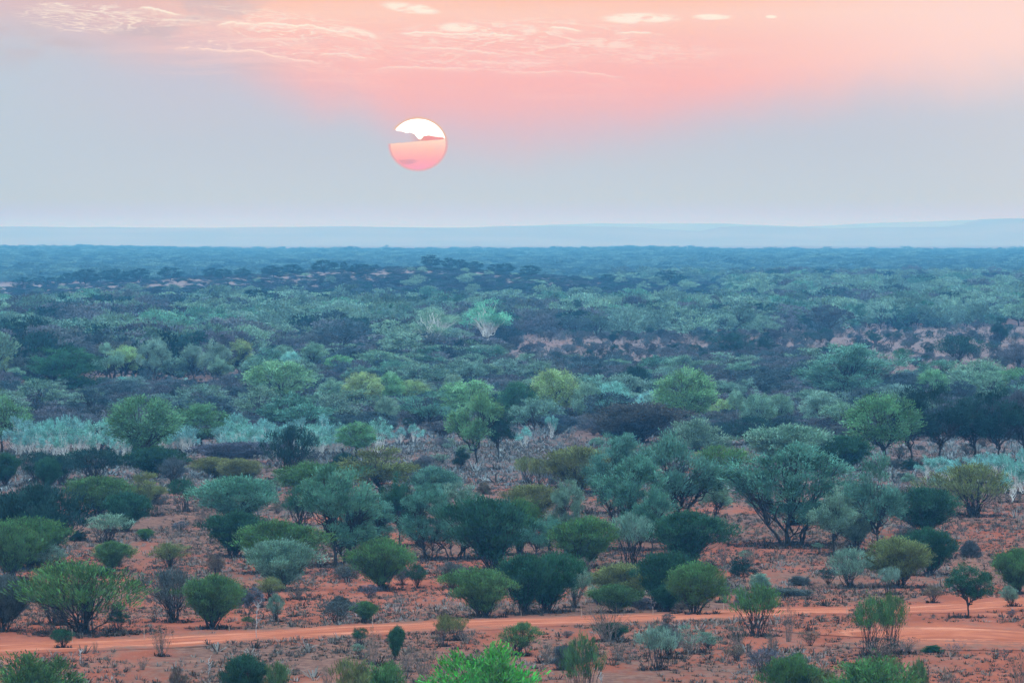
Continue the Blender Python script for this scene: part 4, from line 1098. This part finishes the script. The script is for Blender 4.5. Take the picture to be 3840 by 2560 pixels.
# ------------------------------------------------------------------ fence posts and a white dead stick
def post(px, base, top, label):
    x, y, z = ground_at(px, base); h = (base - top) / F * y
    pts = [(np.array([[0, 0, -.1], [0.004, 0, h * .5], [-0.01, 0.005, h]]), np.array([.017, .016, .014]))]
    v, f = tubes(pts, 6)
    v2, f2 = tubes([(np.array([[-0.01, 0.005, h], [-0.01, 0.005, h + 0.012]]), np.array([.018, .001]))], 6)
    o = link('fence_post', mesh_np('fence_post', np.concatenate([v, v2]), np.concatenate([f, f2 + len(v)]), M_POST))
    o.location = (x, y, z); tag(o, label, 'post', "thin posts along the track")
for q in ((269, 2410, 2357, "thin pale post before the widest green shrub"), (539, 2400, 2346, "thin pale post right of the widest green shrub"), (858, 2370, 2343, "short thin post right of the dense fan shrub"),
          (1397, 2356, 2309, "thin white post beside the small neat green bush"), (1954, 2310, 2288, "short white post at the foot of the centre row"), (2180, 2318, 2275, "thin white post right of the centre row"),
          (2449, 2306, 2274, "thin white post below the tall dark-hearted shrub"), (2714, 2290, 2262, "thin post on the track edge right of the bushy group"), (3177, 2302, 2272, "thin post on the track at the right"),
          (3729, 2242, 2218, "short thin post by the track near the right edge")):
    post(*q)
def stick(px, base, top, wpx, label, seed):
    x, y, z = ground_at(px, base); h = (base - top) / F * y; w = wpx / F * y
    r = np.random.default_rng(seed); P_ = []
    main = bez(np.zeros(3), np.array([r.normal(0, .1) * w, 0, h * .5]), np.array([w * r.uniform(-.3, .3), 0, h]), 7, r, .02)
    P_.append((main, np.linspace(.017, .008, 8)))
    for k in range(14):
        p0 = main[r.integers(2, 7)]; e_ = p0 + np.array([r.uniform(-.5, .5) * w, r.uniform(-.3, .3), r.uniform(.08, .35) * h])
        P_.append((bez(p0, (p0 + e_) / 2 + np.array([0, 0, .05]), e_, 4, r, .02), np.linspace(.013, .006, 5)))
    v, f = tubes(P_, 5)
    o = link('dead_sapling', mesh_np('dead_sapling', v, f, M_PALE, None, True)); o.location = (x, y, z - .03)
    tag(o, label, 'dead sapling', "white dead saplings")
for k, q in enumerate(((962, 2392, 2262, 44, "tall white leafless sapling left of the small grey-green shrub"), (300, 2490, 2432, 22, "small white dead stick below the far left small shrub"), (783, 2532, 2468, 28, "white dead sticks at the bottom left of the grassy patch"),
                       (2256, 2572, 2506, 40, "white dead sticks at the bottom edge right of the vivid bush"), (2295, 2030, 1985, 34, "white dead branches by the curved black trunk"), (463, 1755, 1650, 22, "white bare stem below the left round tree"),
                       (432, 1510, 1480, 8, "short white stem in the grey scrub at left"))):
    stick(*q, 40 + k)

# ------------------------------------------------------------------ woodland: the nearest plants singly, the rest as masses
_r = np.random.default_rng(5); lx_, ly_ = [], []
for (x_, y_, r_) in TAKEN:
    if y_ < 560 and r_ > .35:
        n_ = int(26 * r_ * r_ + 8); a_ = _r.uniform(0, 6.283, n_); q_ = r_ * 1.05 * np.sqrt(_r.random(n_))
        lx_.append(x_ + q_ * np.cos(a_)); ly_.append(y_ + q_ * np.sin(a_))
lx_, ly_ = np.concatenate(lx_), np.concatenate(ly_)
tufts("litter_contact_shade", lx_, ly_, _r.lognormal(-1.6, .35, len(lx_)), 18, [(.022, .020, .018), (.045, .040, .034), (.08, .07, .058)], "dark litter and dry sprigs deepening the contact shade under the near shrubs", 12, wid=0.07)  # litter coloured dark so it also stands in for contact shade under plants
def ok_spacing(x, y, r):
    T_ = np.array(TAKEN); return not ((np.hypot(T_[:, 0] - x, (T_[:, 1] - y) * 0.6) < (T_[:, 2] * 0.55 + r * 0.4)).any())

def interp(x, a, b): return np.interp(x, a, b)
def cover(X, Y):
    """how closely the plants stand (0..1) and which sort of place it is"""
    sx, sy = seen_x(X, Y), seen_y(X, Y)
    pn = fbm(X / 38 + 5, Y / 70, 3, 77)
    c_ = np.ones_like(X)
    band = np.zeros_like(X, dtype=int)         # 0 woodland crown, 1 dark scrub, 2 sparse small
    nearb = sy > 1650
    c_ = np.where(nearb, 0.0, c_)
    sc = (sy <= 1650) & (sy > 1440); band = np.where(sc, 1, band); c_ = np.where(sc, 0.85, c_)
    c_ = np.where(sc & (sy > 1600) & (sx > 1450) & (sx < 2250), 0.1, c_)
    s2 = (sy <= 1440) & (sy > 1370) & (sx > 950); band = np.where(s2, 1, band); c_ = np.where(s2, 0.9, c_)
    op = (sy <= 1372) & (sy > 1262) & (sx > 1900) & (sx < 3120); band = np.where(op, 2, band); c_ = np.where(op, 0.07 + 0.16 * (pn > .55), c_)
    op2 = (sy <= 1450) & (sy > 1226 + (3840 - sx) * 0.02) & (sx >= 3120); band = np.where(op2, 2, band); c_ = np.where(op2, 0.05, c_)
    op3 = (sy <= 1400) & (sy > 1300) & (sx > 950) & (sx < 1240); c_ = np.where(op3, 0.2, c_)
    op4 = (sy > 1395) & (sy < 1450) & (sx < 950); c_ = np.where(op4, 0.08, c_); 
    op5 = (sy > 1440) & (sy < 1480) & (sx < 420); c_ = np.where(op5, 0.15, c_)
    crest = np.interp(sx, RIDGE_X, RIDGE_Y)
    onr = (Y > 1600) & (Y < 2250) & (sx < 2500)
    bare = onr & (sy < crest + 34) & (((sx > 220) & (sx < 740)) | ((sx > 1230) & (sx < 1560) & (sy < crest + 22)))
    band = np.where(onr & (sy < crest + 70), 1, band)
    c_ = np.where(bare, 0.22, c_)
    c_ = np.where((Y > 1750) & (Y < 2320) & (sx < 1450) & (sy < crest + 46), np.minimum(c_, 0.3), c_)
    slope = (Y > 1480) & (Y < 2320) & (sx < 2750); band = np.where(slope, 3, band)
    c_ = np.where((Y > 2080) & (Y < 2450) & (sx < 2300), 0.0, c_)
    return c_, band, pn

def make_set(n, d0, d1, seed, margin):
    X, Y, rng = scatter(n, d0, d1, seed, margin)
    c_, band, pn = cover(X, Y)
    k = rng.random(n) < c_
    X, Y, band, pn = X[k], Y[k], band[k], pn[k]
    # keep them from standing in each other
    cell = {}; keep = np.zeros(len(X), bool)
    for i_ in np.argsort(rng.random(len(X))):
        r = (3.6 if band[i_] == 0 else 1.7) * (1 + max(0, Y[i_] - 1200) / 3500)
        ci, cj = int(X[i_] // 8), int(Y[i_] // 8); bad = False
        for a_ in (ci - 1, ci, ci + 1):
            for b_ in (cj - 1, cj, cj + 1):
                for (x2, y2) in cell.get((a_, b_), ()):
                    if (x2 - X[i_]) ** 2 + (y2 - Y[i_]) ** 2 < r * r * 1.9: bad = True; break
                if bad: break
            if bad: break
        if not bad: cell.setdefault((ci, cj), []).append((X[i_], Y[i_])); keep[i_] = True
    return X[keep], Y[keep], band[keep], pn[keep], rng

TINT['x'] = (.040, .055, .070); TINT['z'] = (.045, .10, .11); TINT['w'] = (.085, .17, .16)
TREE_KINDS = ['round', 'spread', 'low', 'trunked']
SCRUB_KINDS = ['vase', 'open', 'low']
TINT['a'] = (.135, .25, .20); TINT['q'] = (.050, .085, .095); TINT['v'] = (.095, .11, .125)
def style(band, pn, y, rng, x=0.0):
    kind, w, h, tint = style0(band, pn, y, rng)
    sx, sy = float(seen_x(x, y)), float(seen_y(x, y))
    lim = 0
    if band == 3 and sy < float(np.interp(sx, RIDGE_X, RIDGE_Y)) + 42 and sx < 2300: h *= .5; w *= .8
    if 1362 < sy < 1620 and 1850 < sx < 3150: lim = 1362
    elif 1345 < sy < 1620 and sx >= 3150: lim = 1350
    elif 1302 < sy < 1620 and 1500 < sx < 1920: lim = 1298
    elif 1330 < sy < 1620 and 950 < sx <= 1850: lim = 1318
    elif 1446 < sy < 1620: lim = 1440
    if lim: lim -= float(rng.normal(8, 22))
    if lim: h = min(h, max(.7, (sy - lim) / F * y)); w = min(w, h * 1.7)
    return kind, w, h, tint
def style0(band, pn, y, rng):
    u = rng.random()
    if band == 0:
        kind = ['round', 'round', 'low', 'spread', 'trunked', 'vase'][int(rng.integers(0, 6))]
        w = rng.uniform(4.2, 7.6); h = w * rng.uniform(.62, .98)
        if pn > .47: tint = ['a', 's', 'a', 't', 's', 'a'][int(u * 6)]
        else: tint = ['q', 'u', 'm', 's', 'k', 'v'][int(u * 6)]
    elif band == 1:
        kind = ['vase', 'open', 'low', 'vase'][int(rng.integers(0, 4))]
        w = rng.uniform(1.9, 3.8); h = w * rng.uniform(.6, .9)
        if y < 780: h *= .75
        if rng.random() < (.14 if y > 760 else .05):
            w = rng.uniform(3.2, 5.4); h = w * rng.uniform(.65, .95)
            return ['round', 'trunked', 'spread', 'round'][int(rng.integers(0, 4))], w, h, ['s', 'a', 't', 'q', 's', 'q'][int(rng.integers(0, 6))]
        tint = ['q', 'u', 'v', 'm', 'q', 'u'][int(u * 6)]
    elif band == 3:
        kind = ['low', 'vase', 'low', 'open'][int(rng.integers(0, 4))]
        w = rng.uniform(2.4, 4.4); h = rng.uniform(1.0, 1.9); tint = ['x', 'x', 'q', 'x', 'k', 'k'][int(u * 6)]
        if rng.random() < .02: w = rng.uniform(3.5, 5); h = rng.uniform(2.4, 3.4); tint = 's'
    else:
        kind = ['open', 'cone', 'low', 'dead', 'vase'][int(rng.integers(0, 5))]
        w = rng.uniform(.9, 2.4); h = w * rng.uniform(.7, 1.0); tint = ['u', 'm', 'v', 'q', 'k'][int(u * 5)]
    return kind, w, h, tint

WORDS = {'a': 'pale green-grey', 's': 'grey-green', 't': 'teal', 'y': 'yellow-green', 'q': 'slate grey', 'u': 'grey-purple', 'm': 'dull dark', 'k': 'blackish', 'x': 'dark slate', 'v': 'mauve-grey', 'd': 'dark green'}
def zone(sx, sy):
    if sy > 1440: return "the " + ("left third" if sx < 1280 else "middle third" if sx < 2560 else "right third") + " of the dark scrub belt"
    if sy > 1260: return "scrub behind the tree line, " + ("left third" if sx < 1280 else "middle third" if sx < 2560 else "right third")
    return "hazy woodland before the rise, " + ("left third" if sx < 1280 else "middle third" if sx < 2560 else "right third")

X, Y, B, PN, rng = make_set(26000, 560, 1150, 101, 1.16)
order = np.argsort(Y)
n_ind = {'tree': 0, 'shrub': 0}
LIM = {'tree': 170, 'shrub': 190}
mass = []
for i_ in order:
    kind, w, h, tint = style(B[i_], PN[i_], Y[i_], rng, X[i_])
    if not ok_spacing(X[i_], Y[i_], w * .5): continue
    cls = 'tree' if NAMES[kind][1] == 'tree' else 'shrub'
    sx, sy = seen_x(X[i_], Y[i_]), seen_y(X[i_], Y[i_])
    if abs(sx - 1920) < 1990 and n_ind[cls] < LIM[cls]:
        n_ind[cls] += 1
        zn = zone(sx, sy); nm = NAMES[kind][0].replace('_', ' ')
        plant(kind, X[i_], Y[i_], w, h, tint, f"{WORDS[tint]} {nm} in {zn}", f"{WORDS[tint]} {nm}s, {zn}", lod=1)
        TAKEN.pop()
    else: mass.append((X[i_], Y[i_], w, h, kind, tint))
X, Y, B, PN, rng = make_set(34000, 1150, 2500, 102, 1.12)
for i_ in range(len(X)):
    kind, w, h, tint = style(B[i_], PN[i_], Y[i_], rng, X[i_])
    if Y[i_] > 2150 and seen_x(X[i_], Y[i_]) < 2300: continue
    mass.append((X[i_], Y[i_], w, h, kind, tint))
X, Y, B, PN, rng = make_set(60000, 2500, 6700, 103, 1.10)
far_mass = []
for i_ in range(len(X)):
    kind, w, h, tint = style(0, PN[i_], Y[i_], rng)
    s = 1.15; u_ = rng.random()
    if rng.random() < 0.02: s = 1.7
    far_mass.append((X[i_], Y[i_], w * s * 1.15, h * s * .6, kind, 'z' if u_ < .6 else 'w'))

# low bushes and sticks among the near shrubs, one by one
X, Y, rng = scatter(1400, 250, 620, 55, 1.0)
k = off_track(X, Y, 5)
cnt = 0
for x, y in zip(X[k], Y[k]):
    w = float(rng.uniform(.45, 1.5)); u = rng.random()
    if not ok_spacing(x, y, w * .5) or cnt >= 240: continue
    kind = ['low', 'dead', 'open', 'open'][int(rng.integers(0, 4))]
    tint = ['m', 'n', 'u', 's', 'k'][int(u * 5)]
    sx, sy = seen_x(x, y), seen_y(x, y)
    wd = {'m': 'dark grey', 'n': 'brown', 'u': 'grey-mauve', 's': 'grey-green', 'k': 'blackish'}[tint]
    side = "left quarter" if sx < 960 else "left of centre" if sx < 1920 else "right of centre" if sx < 2880 else "right quarter"
    row = "below the track" if sy > 2400 else "just behind the track" if sy > 2150 else "between the mid-plain shrubs"
    nm = {'low': 'knee-high bush', 'dead': 'small leafless shrub', 'open': 'small wispy shrub'}[kind]
    plant(kind, x, y, w, w * float(rng.uniform(.6, .95)), tint, f"{wd} {nm} {row}, {side}", f"{wd} {nm}s {row}, {side}", lod=1)
    cnt += 1

def mass_object(name, items, label, lod):
    """one object: plants set out on points"""
    pos = np.array([(q[0], q[1], 0) for q in items], float); pos[:, 2] = height(pos[:, 0], pos[:, 1]) - .05
    kinds = sorted({q[4] for q in items}); table = []
    lib = bpy.data.collections.new(name + "_kinds")
    for kd in kinds:
        for v_ in range(2): table.append((kd, v_))
    objs = []
    for j, (kd, v_) in enumerate(table):
        me = make_proto(kd, v_, lod, True); o = bpy.data.objects.new(f"{j:02d}_{kd}_form", me); lib.objects.link(o); objs.append(o)
    r = np.random.default_rng(len(items))
    index = np.array([kinds.index(q[4]) * 2 + r.integers(0, 2) for q in items], dtype=np.int32)
    scl = np.array([(q[2], q[2], q[3]) for q in items], dtype=np.float32)
    tint = np.array([list(np.array(TINT[q[5]]) * r.uniform(.55, 1.45)) + [1.0] for q in items], dtype=np.float32)
    rot = np.zeros((len(items), 3), dtype=np.float32); rot[:, 2] = r.uniform(0, 2 * np.pi, len(items))
    me = bpy.data.meshes.new(name); me.vertices.add(len(items)); me.vertices.foreach_set('co', pos.astype(np.float32).ravel())
    for nme, typ, val, f_ in (('kind_index', 'INT', index, 'value'), ('size', 'FLOAT_VECTOR', scl, 'vector'), ('turn', 'FLOAT_VECTOR', rot, 'vector'), ('tint', 'FLOAT_COLOR', tint, 'color')):
        at = me.attributes.new(nme, typ, 'POINT'); at.data.foreach_set(f_, val.ravel())
    ob = link(name, me); tag(ob, label, kind='stuff')
    ng = bpy.data.node_groups.new(name + "_nodes", 'GeometryNodeTree')
    ng.interface.new_socket("Geometry", in_out='INPUT', socket_type='NodeSocketGeometry')
    ng.interface.new_socket("Geometry", in_out='OUTPUT', socket_type='NodeSocketGeometry')
    N = ng.nodes; gi = N.new('NodeGroupInput'); go_ = N.new('NodeGroupOutput')
    ci = N.new('GeometryNodeCollectionInfo'); ci.inputs['Collection'].default_value = lib
    ci.inputs['Separate Children'].default_value = True; ci.inputs['Reset Children'].default_value = True
    ip = N.new('GeometryNodeInstanceOnPoints'); ip.inputs['Pick Instance'].default_value = True
    m2p = N.new('GeometryNodeMeshToPoints')
    ng.links.new(gi.outputs[0], m2p.inputs[0]); ng.links.new(m2p.outputs[0], ip.inputs['Points']); ng.links.new(ci.outputs[0], ip.inputs['Instance'])
    for nme, typ, sock in (('kind_index', 'INT', 'Instance Index'), ('turn', 'FLOAT_VECTOR', 'Rotation'), ('size', 'FLOAT_VECTOR', 'Scale')):
        a_ = N.new('GeometryNodeInputNamedAttribute'); a_.data_type = typ; a_.inputs['Name'].default_value = nme
        ng.links.new(a_.outputs[0], ip.inputs[sock])
    ng.links.new(ip.outputs[0], go_.inputs[0])
    md = ob.modifiers.new("plants", 'NODES'); md.node_group = ng
    return ob
mass_object("woodland", mass, "hazy woodland and scrub filling the plain up to the rise", 1 if len(mass) < 1 else 2)
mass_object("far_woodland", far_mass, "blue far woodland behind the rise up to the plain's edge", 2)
print("individual", n_ind, "small", cnt, "mass", len(mass), len(far_mass), "objects", len(bpy.data.objects))
